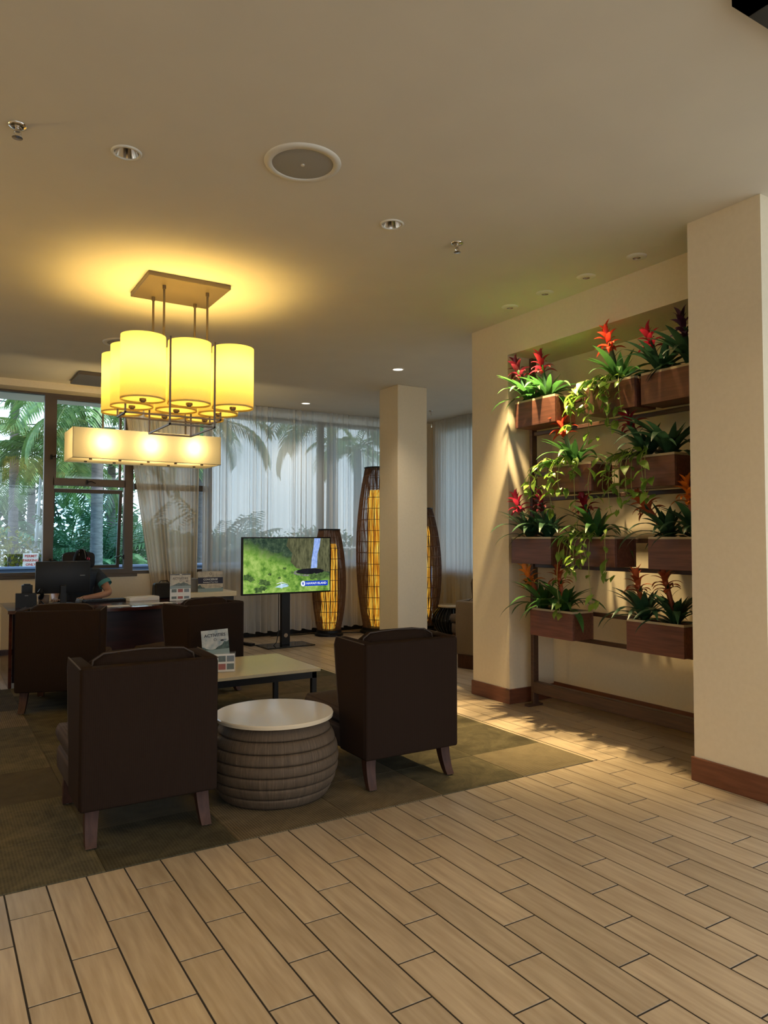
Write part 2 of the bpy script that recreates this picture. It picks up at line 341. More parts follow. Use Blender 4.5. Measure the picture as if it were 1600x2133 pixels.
def plankmb(w, l):
    g = .0036; e = .0006; x0, x1, y0, y1 = -w / 2 + g, w / 2 - g, -l / 2 + g, l / 2 - g
    v = [(x0, y0, -.01), (x1, y0, -.01), (x1, y1, -.01), (x0, y1, -.01), (x0, y0, -e), (x1, y0, -e), (x1, y1, -e), (x0, y1, -e), (x0 + e, y0 + e, 0), (x1 - e, y0 + e, 0), (x1 - e, y1 - e, 0), (x0 + e, y1 - e, 0)]
    return v, [(0, 1, 5, 4), (1, 2, 6, 5), (2, 3, 7, 6), (3, 0, 4, 7), (4, 5, 9, 8), (5, 6, 10, 9), (6, 7, 11, 10), (7, 4, 8, 11), (8, 9, 10, 11)]
cache = {}
for _, (a, b, c, d) in vis:
    key = (round(b - a, 3), round(d - c, 3))
    if key not in cache: cache[key] = MB().add(*plankmb(*key)).mesh('plank')
    link('plank', cache[key], 'plank', fl, Matrix.Translation(((a + b) / 2, (c + d) / 2, 0)))
mb = MB()
for _, (a, b, c, d) in rest: mb.T = Matrix.Translation(((a + b) / 2, (c + d) / 2, 0)); mb.add(*plankmb(b - a, d - c))
o = obj('distant_planks', mb, 'plank', fl); o['kind'] = 'stuff'
struct('trim_1', MB().rbox(CX1 + .002, CX1 + .026, CY0, CY1, -.006, .004, .002), 'metal_trim')
# carpet of loose tiles set into the floor
rug = thing('area_rug', 'dark olive and brown carpet of square tiles under the brown armchairs', 'rug', (0, 0, 0))
ys = [CY0, CY0 + .505]
while ys[-1] < CY1 - .01: ys.append(min(ys[-1] + .61, CY1))
xs = [CX1]
while xs[-1] > CX0: xs.append(xs[-1] - .61)
for i in range(len(xs) - 1):
    for j in range(len(ys) - 1):
        w_, h_ = .61, ys[j + 1] - ys[j]
        t = random.choice(('cp0', 'cp1', 'cp2', 'cp0'))
        obj('carpet_tile', MB().rbox(-w_ / 2 + .0008, w_ / 2 - .0008, -h_ / 2 + .0008, h_ / 2 - .0008, -.005, .003 + random.uniform(0, .0012), .0015, 1), t, rug, M4=Matrix.Translation((xs[i] - w_ / 2, (ys[j] + ys[j + 1]) / 2, 0)))
# ceiling slab with eave
ceil_o = struct('ceiling', MB().box(-3.3, 8.6, -4.6, 11.6, H, H + .25), 'ceil')
hc = MB()
for x, y, r in ((.812, 3.798, .0605), (2.41, 3.816, .0605), (4.137, 4.683, .0295), (4.137, 4.267, .0295), (4.138, 3.834, .0295), (4.136, 3.372, .0295)): hc.cyl((x, y, H - .1), (x, y, H + .12), r, 32)
cut = obj('cutter', hc, 'dark'); bo = ceil_o.modifiers.new('recesses', 'BOOLEAN'); bo.object = cut; bo.operation = 'DIFFERENCE'; bo.solver = 'EXACT'
dg = bpy.context.evaluated_depsgraph_get(); dg.update(); me_ = bpy.data.meshes.new_from_object(ceil_o.evaluated_get(dg)); ceil_o.modifiers.clear(); ceil_o.data = me_; bpy.data.objects.remove(cut)
# soffit over the desk window, beam at the assumed entrance
struct('trim_2', MB().box(-3.3, 3.0, 10.02, 10.3, 3.325, H), 'wall')
struct('trim_3', MB().box(2.4, 8.2, 1.1, 1.53, 3.36, H - .001).box(2.4, 2.5, -3, 1.53, 3.36, H - .001), 'black')
# walls
wr = MB()
wr.box(4.37, 4.95, 2.849, 5.49, 3.095, H).box(4.37, 4.95, 4.98, 5.49, 0, 3.095).box(4.9, 4.95, 2.849, 4.98, 0, 3.095)
struct('wall_right', wr, 'wall')
struct('wall_pier', MB().box(3.966, 6.9, 2.377, 2.849, 0, H), 'wall')
struct('baseboard_pier', MB().rbox(3.951, 6.9, 2.362, 2.864, 0, .142, .003, 1), 'skirt')
bb = MB().rbox(4.355, 4.93, 4.965, 5.50, 0, .13, .003, 1).rbox(4.885, 4.9, 2.87, 4.964, 0, .15, .003, 1)
struct('baseboard_right', bb, 'skirt')
struct('wall_left', MB().box(-3.3, -3.2, -4, 10.4, 0, H), 'wall')
struct('column', MB().rbox(5.033, 5.486, 7.83, 8.28, 0, H - .001, .006, 1), 'wall')
# back wall with window openings, right-hand wall with window openings
WY = 10.3; SZ, HZ = .97, 3.3
wbk = MB().box(-3.3, 7.3, WY, WY + .2, 0, SZ).box(-3.3, 7.3, WY, WY + .2, HZ + .05, H)
for a, b in ((-3.3, -2.6), (6.95, 7.5)): wbk.box(a, b, WY, WY + .2, SZ, HZ + .05)
struct('wall_back', wbk, 'wall')
wsd = MB().box(7.32, 7.5, 5.2, 10.3, 0, .9).box(7.32, 7.5, 5.2, 10.3, 3.28, H).box(7.32, 7.5, 5.2, 5.5, .9, 3.28).box(7.32, 7.5, 10.0, 10.3, .9, 3.28)
struct('wall_corner', wsd, 'wall')
for i, (a, b) in enumerate(((8.3, 9.95), (5.6, 8.15))):
    rt = srt('window_%d' % (6 + i)); m_ = MB()
    m_.box(7.36, 7.43, a, a + .07, .92, 3.28).box(7.36, 7.43, b - .07, b, .92, 3.28).box(7.36, 7.43, a, b, .9, .97).box(7.36, 7.43, a, b, 3.2, 3.28)
    obj('window_frame', m_, 'alu', rt); obj('pane', MB().box(7.395, 7.401, a + .06, b - .06, .96, 3.21), 'glass', rt)
struct('trim_4', MB().rbox(-3.2, 7.3, 10.0, WY - .001, SZ - .035, SZ, .004, 1) if False else MB().rbox(-3.2, 2.4, WY - .03, WY - .001, SZ - .03, SZ + .012, .004, 1), 'alu')
struct('baseboard_back', MB().box(-3.2, 7.3, WY - .02, WY - .001, 0, .07), 'black')

def wframe(rt, a, b, z0, z1, t=.05, y0=WY + .0, y1=WY + .09, name='window_frame'):
    return obj(name, MB().box(a, a + t, y0, y1, z0, z1).box(b - t, b, y0, y1, z0, z1).box(a + t, b - t, y0, y1, z0, z0 + t).box(a + t, b - t, y0, y1, z1 - t, z1), 'alu', rt)
def latch(rt, x, z, s=1): 
    return obj('latch', MB().box(x - .012, x + .012, WY - .02, WY, z - .03, z + .03).tube([(x, WY - .025, z), (x + .05 * s, WY - .05, z + .012), (x + .10 * s, WY - .055, z - .015)], .006), 'bplastic', rt)
# window 1: big fixed pane left of the first mullion
w1 = srt('window_1'); wframe(w1, -1.5, 1.28, SZ, HZ + .05, .05); obj('pane', MB().box(-1.45, 1.23, WY + .04, WY + .046, SZ + .05, HZ), 'glass', w1)
# window 2: awning unit with tilted lower sash
w2 = srt('window_2'); wframe(w2, 1.28, 2.30, SZ, HZ + .05, .07)
obj('rail', MB().box(1.34, 2.24, WY + .0, WY + .09, 2.14, 2.235), 'alu', w2)
us = wframe(w2, 1.345, 2.165 + .02, 2.2, 3.285, .03, WY + .01, WY + .06, 'upper_sash'); obj('pane', MB().box(1.36, 2.17, WY + .03, WY + .036, 2.22, 3.27), 'glass', us)
ls = bpy.data.objects.new('lower_sash', None); COL.objects.link(ls); ls.parent = w2; ls.location = (0, WY + .05, 2.10); ls.rotation_euler = (R(9), 0, 0)
ls_f = obj('sash_frame', MB().box(1.33, 1.37, -.02, .02, -1.06, 0).box(2.17, 2.21, -.02, .02, -1.06, 0).box(1.37, 2.17, -.02, .02, -1.06, -1.02).box(1.37, 2.17, -.02, .02, -.05, 0), 'alu', ls)
obj('sash_pane', MB().box(1.37, 2.17, -.003, .003, -1.02, -.05), 'glass2', ls)
latch(w2, 1.315, 2.50); latch(w2, 1.75, 2.19); latch(w2, 1.32, 1.16); latch(w2, 2.22, 1.20, -1)
obj('stay_arm', MB().tube([(2.2, WY + .02, 1.22), (2.14, WY + .16, 1.19)], .008), 'bplastic', w2)
xw = [2.30, 3.4, 5.2, 6.98]
for i in range(3):
    rt = srt('window_%d' % (i + 3)); wframe(rt, xw[i], xw[i + 1], SZ, 3.27, .045)
    if i == 0: obj('rail', MB().box(xw[i] + .06, xw[i + 1] - .06, WY, WY + .09, 2.12, 2.2), 'alu', rt)
    obj('pane', MB().box(xw[i] + .05, xw[i + 1] - .05, WY + .04, WY + .046, SZ + .05, 3.22), 'glass', rt)

# ================================================================== CURTAINS
def curtain(name, label, p0, p1, z0, z1, folds, amp, m, lean=0, seed=0, taper=0):
    p0 = Vector((*p0, 0)); p1 = Vector((*p1, 0)); d = p1 - p0; nrm = Vector((-d.y, d.x, 0)).normalized(); rnd = random.Random(seed)
    ph = [rnd.uniform(0, 6.28) for _ in range(4)]
    nu = int(folds * 9)
    def fn(u, v):
        # v: 0 bottom, 1 top ; irregular fold spacing
        uu = u + .012 * math.sin(u * folds * 1.7 + ph[0]) + .008 * math.sin(u * folds * .6 + ph[1])
        a = uu * folds * 2 * math.pi
        s = math.sin(a + .35 * math.sin(a * .37 + ph[2])); A = amp * (.55 + .45 * math.sin(u * folds * .9 + ph[3])) * (.75 + .35 * (1 - v))
        sh = lean * (1 - v) * (1 - u) + taper * (1 - v) * u
        q = p0 + d * uu + nrm * (s * A + .012 * math.sin(a * 2.3)) + d.normalized() * sh
        return (q.x, q.y, z0 + (z1 - z0) * v + (.012 * math.sin(a * .5) if v == 0 else 0))
    c = obj(name, MB().grid(nu, 8, fn), m, smooth='full'); tag(c, label, 'curtain', None)
    hem = MB().grid(nu, 1, lambda u, v: tuple(Vector(fn(u, v * .045)) + Vector((0, -.004, 0))))
    obj('hem', hem, m, c, smooth='full'); return c
curtain('curtain', 'gathered cream sheer curtain swept aside beside the open window', (2.16, 10.2), (3.25, 10.2), .07, 3.40, 13, .06, 'drape', .52, 3, -.05)
curtain('curtain', 'long white sheer curtain behind the television and the woven lamps', (3.34, 10.2), (7.0, 10.22), .07, 3.405, 40, .055, 'sheer', 0, 5)
curtain('curtain', 'white sheer curtain along the side wall right of the column', (7.2, 10.15), (7.2, 6.2), .06, 3.405, 46, .05, 'sheer', 0, 8)

# ================================================================== CEILING FITTINGS
def ring(mb, r0, r1, z, t, n=40, c=(0, 0)): mb.lathe([(r0, z), (r0, z - t * .5), (r1 - .004, z - t), (r1, z)], n, c, False, False); return mb
def speaker(x, y, label):
    s = thing('ceiling_speaker', label, 'speaker', (x, y, H))
    obj('rim', MB().lathe([(.158, -.004), (.160, -.012), (.196, -.008), (.2, 0)], 48, cap0=False, cap1=False), 'white', s, 'full')
    obj('grille', MB().lathe([(.0, -.010), (.12, -.0095), (.159, -.006)], 48, cap0=False, cap1=False), 'grille', s, 'full'); obj('badge', MB().cyl((0, 0, -.010), (0, 0, -.014), .01), 'white', s)
speaker(1.615, 3.425, 'large round ceiling speaker with grey grille nearest the camera')
speaker(1.62, 7.6, 'round white ceiling speaker half hidden behind the drum chandelier')
def downlight(x, y, label, lit=False, r=.075):
    s = thing('downlight', label, 'ceiling light', (x, y, H))
    obj('rim', MB().lathe([(r * .8, -.001), (r * .82, -.008), (r * .98, -.006), (r, 0)], 36, cap0=False, cap1=False), 'white', s, 'full')
    if lit: obj('diffuser', MB().lathe([(0, -.005), (r * .8, -.003)], 36, cap0=False, cap1=False), 'lit_white', s)
    else:
        obj('reflector', MB().lathe([(r * .81, -.003), (r * .74, .02), (r * .6, .05), (r * .5, .075)], 36, cap0=False, cap1=False), 'chrome', s, 'full')
        obj('bulb', MB().lathe([(0, .07), (r * .5, .072)], 24, cap0=False, cap1=False), 'dark', s)
    if lit:
        l = bpy.data.lights.new('downlight_lamp', 'SPOT'); l.energy = 60; l.spot_size = R(110); l.spot_blend = .8; l.color = (1, .84, .62); l.shadow_soft_size = .06
        q = bpy.data.objects.new('downlight_lamp', l); COL.objects.link(q); q.location = (x, y, H - .03); q.rotation_euler = (0, 0, 0)
downlight(.812, 3.798, 'unlit recessed downlight between the sprinkler and the round speaker')
downlight(2.41, 3.816, 'unlit recessed downlight right of the large round speaker')
downlight(4.583, 7.125, 'lit white recessed downlight just in front of the square column', True)
downlight(4.617, 9.655, 'small lit recessed downlight near the curtain top', True)
def sprinkler(x, y, label):
    s = thing('fire_sprinkler', label, 'sprinkler', (x, y, H))
    obj('escutcheon', MB().lathe([(.0, -.004), (.02, -.012), (.04, -.006), (.042, 0)], 24, cap0=False, cap1=False), 'chrome', s, 'full')
    obj('body', MB().cyl((0, 0, 0), (0, 0, -.03), .011).tube([(-.013, 0, -.028), (-.015, 0, -.045), (0, 0, -.056)], .0035).tube([(.013, 0, -.028), (.015, 0, -.045), (0, 0, -.056)], .0035), 'chrome', s, True)
    obj('deflector', MB().lathe([(0, -.056), (.024, -.058), (.024, -.060), (0, -.061)], 16, cap0=False, cap1=False), 'chrome', s)
sprinkler(.318, 3.816, 'chrome fire sprinkler at the far left of the ceiling')
sprinkler(2.938, 3.843, 'chrome fire sprinkler between the downlight and the spotlights')
sprinkler(6.543, 9.242, 'small distant fire sprinkler right of the column')
for (x, y), wt, lab in zip(((4.137, 4.683), (4.137, 4.267), (4.138, 3.834), (4.136, 3.372)), (720, 700, 170, 50), ('farthest of the four small spotlights along the planter wall', 'second farthest of the four small planter wall spotlights', 'second nearest of the four small planter wall spotlights', 'nearest of the four small spotlights along the planter wall')):
    s = thing('ceiling_spotlight', 'round white recessed spotlight, ' + lab, 'ceiling light', (x, y, H), 0)
    obj('rim', MB().lathe([(.026, -.012), (.03, -.014), (.066, -.006), (.07, 0)], 36, cap0=False, cap1=False), 'white', s, 'full')
    obj('eye', MB().lathe([(.029, -.013), (.027, .02), (.02, .03)], 24, cap0=False), 'chrome', s, 'full')
    l = bpy.data.lights.new('planter_spot', 'SPOT'); l.energy = wt; l.spot_size = R(62); l.spot_blend = 1; l.color = (1, .74, .36); l.shadow_soft_size = .02
    q = bpy.data.objects.new('planter_spot', l); COL.objects.link(q); q.location = (x, y, H - .03); q.rotation_euler = (0, R(-1), 0)

# ================================================================== CHANDELIER
ch = thing('chandelier', 'bronze ceiling chandelier with nine glowing yellow drum shades', 'chandelier', (1.635, 5.69, 0))
obj('ceiling_plate', MB().rbox(-.315, .31, -.285, .285, 3.375, H, .004, 1), 'bronze', ch)
for dx in (-.157, .178):
    for dy in (-.12, .2): obj('rod', MB().cyl((dx, dy, 2.5), (dx, dy, 3.38), .009, 10).cyl((dx, dy, 3.345), (dx, dy, 3.38), .014, 10), 'bronze', ch, True)
S = .335; DZ = 2.446
dm = MB().lathe([(.156, 0), (.156, .23), (.156, .46)], 48, cap0=False, cap1=False).mesh('drum_shade', True)
df = MB().lathe([(.001, .012), (.143, .012)], 40, cap0=False, cap1=False).mesh('diffuser', True)
rm = MB().lathe([(.143, .002), (.155, .002), (.155, .014), (.143, .014)], 40, cap0=False, cap1=False).mesh('shade_rim', True)
fn_ = MB().cyl((0, 0, -.006), (0, 0, .012), .024, 20).cyl((0, 0, -.014), (0, 0, -.004), .015, 16).mesh('finial', True)
for i in range(3):
    for j in range(3):
        T = Matrix.Translation(((i - 1) * S - .023, (j - 1) * S, DZ))
        d = link('drum_shade', dm, 'shade', ch, T)
        link('diffuser', df, 'shade', d); link('shade_rim', rm, 'shade', d); link('finial', fn_, 'bronze_dark', d)
        l = bpy.data.lights.new('drum_bulb', 'POINT'); l.energy = 10; l.color = (1, .66, .17); l.shadow_soft_size = .07
        q = bpy.data.objects.new('drum_bulb', l); COL.objects.link(q); q.location = (1.635 + (i - 1) * S - .023, 5.69 + (j - 1) * S, DZ + .30)
b = MB(); xa, xb, ya, yb, z = -.196, .131, -.45, .13, 2.275
for p, q in (((xa, ya, z), (xb, ya, z)), ((xa, yb, z), (xb, yb, z)), ((xa, ya, z), (xa, yb, z)), ((xb, ya, z), (xb, yb, z)), ((xa, ya, z), (xa, ya, 2.90)), ((xb, ya, z), (xb, ya, 2.90)), ((xa, yb, z), (xa, yb, 2.90)), ((xb, yb, z), (xb, yb, 2.90))): b.bar(p, q, .012)
obj('lower_frame', b, 'bronze_dark', ch)
b = MB(); xa, xb, ya, yb, z = -.435, .285, -.135, .125, 2.385
for p, q in (((xa, ya, z), (xb, ya, z)), ((xa, yb, z), (xb, yb, z)), ((xa, ya, z), (xa, yb, z)), ((xb, ya, z), (xb, yb, z)), ((xa, ya, z), (xa, ya, 2.44)), ((xb, ya, z), (xb, ya, 2.44)), ((xa, yb, z), (xa, yb, 2.44)), ((xb, yb, z), (xb, yb, 2.44))): b.bar(p, q, .012)
obj('upper_frame', b, 'bronze_dark', ch)
# long box pendant over the desk
pn = thing('pendant_lamp', 'long rectangular glowing box pendant hanging over the desk', 'pendant lamp', (0, 0, 0))
obj('ceiling_plate', MB().rbox(1.45, 3.12, 9.13, 9.78, 3.37, H, .004, 1), 'bronze_dark', pn)
for x in (1.78, 2.8): obj('rod', MB().cyl((x, 9.45, 2.78), (x, 9.45, 3.38), .012), 'bronze_dark', pn, True)
X0, X1, Y0, Y1, Z0, Z1 = 1.40, 3.19, 9.2, 9.83, 2.40, 2.762
obj('box_shade', MB().add([(X0, Y0, Z0), (X1, Y0, Z0), (X1, Y1, Z0), (X0, Y1, Z0), (X0, Y0, Z1), (X1, Y0, Z1), (X1, Y1, Z1), (X0, Y1, Z1)], [(0, 1, 5, 4), (1, 2, 6, 5), (2, 3, 7, 6), (3, 0, 4, 7)]), 'shade2', pn)
obj('diffuser', MB().add([(X0 + .006, Y0 + .006, Z0 + .01), (X1 - .006, Y0 + .006, Z0 + .01), (X1 - .006, Y1 - .006, Z0 + .01), (X0 + .006, Y1 - .006, Z0 + .01)], [(0, 1, 2, 3)]), 'shade2', pn)
b = MB()
for x in (X0 + .006, X1 - .006): b.bar((x, Y0 + .005, Z0), (x, Y0 + .005, Z1), .006)
b.bar((X0, Y0 + .003, Z0 + .002), (X1, Y0 + .003, Z0 + .002), .006); obj('edge_wire', b, 'bronze', pn)
for i in range(5):
    for y in (9.33, 9.66): obj('diffuser_clip', MB().cyl((1.62 + i * .34, y, Z0 - .006), (1.62 + i * .34, y, Z0 + .012), .018), 'bronze_dark', pn, True)
for x in (1.75, 2.30, 2.84):
    l = bpy.data.lights.new('pendant_bulb', 'POINT'); l.energy = 7; l.color = (1, .74, .34); l.shadow_soft_size = .03
    q = bpy.data.objects.new('pendant_bulb', l); COL.objects.link(q); q.location = (x, 9.32, 2.60)

# ================================================================== ARMCHAIRS
def armchair(name, label, fab='fabric', seatfab='fabric_seat', group=None, plinth=False):
    t = thing(name, label, 'armchair', (0, 0, 0), 0, group); W = .335
    bk = MB().rbox(-W + .005, W - .005, 0, .085, .175, .845, .014, 3); obj('back', bk, fab, t, True)
    wing = [(.012, .18), (.31, .18), (.335, .45), (.385, .80), (.375, .84), (.355, .852), (.06, .852), (.03, .846), (.012, .83)]
    for s in (-1, 1):
        b = MB().prism(wing, s * (W - .065), s * W)
        wg = obj('wing', b, fab, t, True)
        mo = wg.modifiers.new('round', 'BEVEL'); mo.width = .012; mo.segments = 2; mo.limit_method = 'ANGLE'
        obj('piping', MB().tube([(s * (W - .002), .02, .843), (s * (W - .002), .36, .852), (s * (W - .002), .384, .80), (s * (W - .002), .335, .45)], .004, 5), 'welt' if fab == 'fabric' else fab, wg)
    base = MB().rbox(-W + .01, W - .01, .07, .80, .175, .315, .03, 3); obj('seat_base', base, seatfab, t, True)
    cu = MB().grid(18, 18, lambda u, v: (0, 0, 0)); 
    def cush(u, v):
        x = (u - .5) * 2; y = (v - .5) * 2; return x, y
    bm = bmesh.new(); bmesh.ops.create_cube(bm, size=1)
    bmesh.ops.subdivide_edges(bm, edges=bm.edges[:], cuts=7, use_grid_fill=True)
    for v in bm.verts:
        x, y, z = v.co * 2; k = (1 - abs(x) ** 4) * (1 - abs(y) ** 4); e = 1 - .05 * z * z
        v.co = Vector((x * (W - .008) * e, .46 + y * .36 * (1 - .04 * z * z), .375 + z * (.048 + .028 * k)))
    obj('seat_cushion', MB().bm(bm), seatfab, t, 'full')
    bm = bmesh.new(); bmesh.ops.create_cube(bm, size=1); bmesh.ops.subdivide_edges(bm, edges=bm.edges[:], cuts=7, use_grid_fill=True)
    for v in bm.verts:
        x, y, z = v.co * 2; k = (1 - abs(x) ** 3) * (1 - abs(z) ** 3); e = max(abs(x), 0) ** 6
        v.co = Vector((x * .262 * (1 - .05 * y * y), .185 + y * (.045 + .05 * k) + (z * .02), .66 + z * .235 - (.05 * e if z > 0 else 0) - .012 * y * y * (z > .9)))
    pc = obj('back_cushion', MB().bm(bm), fab, t, 'full')
    obj('piping', MB().tube([(-.258, .165, .80), (-.25, .17, .855), (-.2, .175, .885), (0, .18, .895), (.2, .175, .885), (.25, .17, .855), (.258, .165, .80)], .005, 5), 'welt' if fab == 'fabric' else fab, pc, True)
    if plinth: obj('plinth', MB().rbox(-W + .02, W - .02, .02, .78, 0, .175, .005, 1), 'legwood', t); return t
    for sx in (-1, 1):
        for yy, out in ((.07, -1), (.70, .35)):
            def prof(f): return (sx * (.265 + .012 * f), yy + out * (-.01 + .055 * f * f), .19 * (1 - f))
            b = MB(); vs = []; fs = []
            for k in range(7):
                f = k / 6; c = prof(f); h = .033 - .008 * f; hy = .030 - .010 * f
                zz = max(c[2], .006)
                vs += [(c[0] - h, c[1] - hy, zz), (c[0] + h, c[1] - hy, zz), (c[0] + h, c[1] + hy, zz), (c[0] - h, c[1] + hy, zz)]
            for k in range(6):
                for j in range(4): fs.append((k * 4 + j, k * 4 + (j + 1) % 4, k * 4 + 4 + (j + 1) % 4, k * 4 + 4 + j))
            fs += [(0, 1, 2, 3), (27, 26, 25, 24)]
            b.add(vs, fs); lg = obj('leg', b, 'legwood', t, True)
            c = prof(1); obj('glide', MB().cyl((c[0], c[1], .003), (c[0], c[1], .008), .014), 'foot', lg, True)
    return t
G = 'brown corded armchairs around the carpet'
a0 = armchair('armchair', 'nearest dark brown armchair seen from behind, left of the round barrel table', group=G); a0.location = (.945, 3.69, .005)
dup(a0, (2.478, 3.68, .005), 0, 'dark brown armchair seen from behind, right of the round barrel table')
dup(a0, (.922, 6.69, .005), R(-19), 'dark brown armchair at the left end of the desk front')
dup(a0, (2.287, 6.648, .005), R(22), 'dark brown armchair at the right end of the desk, behind the low stone-topped table')
obj('care_label', MB().add([(-.245, .22, .172), (-.19, .21, .172), (-.185, .20, .15), (-.235, .205, .145)], [(0, 1, 2, 3)]), 'paper', a0)
g = armchair('lounge_chair', 'taupe lounge chair on a wooden plinth half hidden behind the planter wall end', 'taupe', 'taupe', None, True); g.location = (5.16, 6.36, 0); g.rotation_euler = (0, 0, R(-72)); g.scale = (1, 1, .885)
g = armchair('lounge_chair', 'farther brown lounge chair peeking out above the taupe one', 'brownfab', 'brownfab', None, True); g.location = (6.78, 7.75, 0); g.rotation_euler = (0, 0, R(100)); g.scale = (1, 1, 1.05)
# ------------------------------------------------------------------ barrel table
bt = thing('barrel_table', 'round barrel-shaped woven table with shiny white top between two armchairs', 'side table', (1.715, 3.99, .005))
NB = 7; zb = .425 / NB
def br(z): return .27 + .095 * math.sin(math.pi * min(max((z + .03) / .47, 0), 1)) ** .8
M['band'] = mat('woven_band', (.13, .09, .06), .75)
mm = M['band']; v = coords(mm, 'Object'); sx_ = nd(mm, 'ShaderNodeSeparateXYZ'); lk(mm, v, sx_.inputs[0]); at = nd(mm, 'ShaderNodeMath', operation='ARCTAN2'); lk(mm, sx_.outputs[1], at.inputs[0]); lk(mm, sx_.outputs[0], at.inputs[1])
cb = nd(mm, 'ShaderNodeCombineXYZ'); lk(mm, at.outputs[0], cb.inputs[0]); ml = nd(mm, 'ShaderNodeMath', operation='MULTIPLY', i_1=.12); lk(mm, sx_.outputs[2], ml.inputs[0]); lk(mm, ml.outputs[0], cb.inputs[1])
nz = nd(mm, 'ShaderNodeTexNoise', i_Scale=42, i_Detail=5, i_Roughness=.75); lk(mm, cb.outputs[0], nz.inputs[0]); c_ = ramp(mm, nz.outputs[0], [(.25, (.036, .022, .012)), (.55, (.085, .055, .031)), (.8, (.16, .112, .070))]); lk(mm, c_, pb(mm).inputs['Base Color']); bump(mm, nz.outputs[0], .5, .006)
obj('core', MB().lathe([(.24, .005), (br(.21) - .03, .21), (.28, .425)], 40), 'dark', bt)
for k in range(NB):
    za = k * zb + .0025; zc = (k + 1) * zb - .0025; pr_ = []
    for i in range(7):
        f = i / 6; z = za + (zc - za) * f; pr_.append((br(z) + .006 * math.sin(math.pi * f) ** .5, z))
    obj('woven_band', MB().lathe([(br(za) - .03, za + .001)] + pr_ + [(br(zc) - .03, zc - .001)], 64, cap0=False, cap1=False), 'band', bt, 'full')
obj('tabletop', MB().lathe([(.0, .430), (.33, .430), (.338, .434), (.340, .450), (.336, .456), (.0, .457)], 72, cap0=False, cap1=False), 'white_top', bt, True)
# ------------------------------------------------------------------ low stone table
ct = thing('coffee_table', 'low rectangular table with cream stone top on a black steel frame', 'table', (0, 0, .005))
obj('tabletop', MB().rbox(1.42, 2.735, 5.42, 6.30, .372, .398, .003, 1), 'stone', ct)
b = MB().box(1.45, 2.715, 5.455, 5.495, .315, .366).box(1.45, 2.715, 6.23, 6.27, .315, .366).box(1.45, 1.49, 5.455, 6.27, .315, .366).box(2.675, 2.715, 5.455, 6.27, .315, .366); obj('frame', b, 'black', ct)
for x in (1.45, 2.675):
    for y in (5.455, 6.23): obj('leg', MB().box(x, x + .04, y, y + .04, 0, .366), 'black', ct)
# ------------------------------------------------------------------ activity displays
def helicopter(mb, x, z, s, y):
    mb.poly([(x + s * math.cos(a) * .5, z + s * math.sin(a) * .2) for a in [i * .6 for i in range(11)]], y); mb.poly([(x + .35 * s, z + .03 * s), (x + 1.1 * s, z + .22 * s), (x + 1.1 * s, z + .12 * s), (x + .35 * s, z - .08 * s)], y); mb.poly([(x - .7 * s, z + .27 * s), (x + .7 * s, z + .36 * s), (x + .7 * s, z + .31 * s), (x - .7 * s, z + .22 * s)], y); mb.poly([(x - .05 * s, z + .15 * s), (x + .05 * s, z + .15 * s), (x + .05 * s, z + .3 * s), (x - .05 * s, z + .3 * s)], y)
def ridge(x0, x1, zb, seed, amp, n=12):
    r_ = random.Random(seed); pts = [(x0, zb)]
    for i in range(n + 1): f = i / n; pts.append((x0 + (x1 - x0) * f, zb + amp * (.55 + .45 * math.sin(f * 5 + seed)) * (.8 + .4 * r_.random())))
    return pts + [(x1, zb)]
def emblem(mb, x, z, r, y):
    n = 20; po = [(x + r * math.cos(6.283 * i / n), z + r * math.sin(6.283 * i / n)) for i in range(n)]; pi_ = [(x + r * .75 * math.cos(6.283 * i / n), z + r * .75 * math.sin(6.283 * i / n)) for i in range(n)]
    for i in range(n): j = (i + 1) % n; mb.poly([po[i], po[j], pi_[j], pi_[i]], y, .0006)
# brochure holder on the low table
h1 = thing('brochure_holder', 'acrylic holder with activities brochure on the low stone table', 'brochure holder', (1.985, 5.68, .4035), R(-14))
obj('base', MB().box(-.105, .105, -.04, .04, 0, .004), 'acrylic', h1)
obj('pocket', MB().box(-.07, .107, -.052, -.049, 0, .16).box(.104, .107, -.05, .0, 0, .16), 'acrylic', h1)
fr = obj('front_card', MB().box(-.10, .10, -.046, -.043, .006, .145), 'paper', h1)
for i in range(2):
    for k in range(3): obj('photo', MB().box(-.092 + k * .065, -.035 + k * .065, -.0475, -.0458, .022 + i * .062, .068 + i * .062), ('blue_print', 'red_print', 'hill_print')[(i + k) % 3], fr)
bc = bpy.data.objects.new('back_card', None); COL.objects.link(bc); bc.parent = h1; bc.location = (-.03, .0, .02); bc.rotation_euler = (R(-9), R(-4), 0)
obj('card', MB().box(-.105, .105, 0, .006, 0, .31), 'sky_print', bc)
obj('mountain', MB().poly(ridge(-.105, .105, .15, 3, .06), -.0012), 'hill_print', bc); obj('sea', MB().box(-.105, .105, -.0014, 0, .06, .155), 'sea_print', bc)
b = MB(); helicopter(b, .055, .222, .03, -.0022); emblem(b, 0, .232, .011, -.0022); obj('print', b, 'ink', bc)
text('lettering', 'ACTIVITIES', .034, 'ink', bc, TR(0, -.0016, .266), 1.0, .0006)

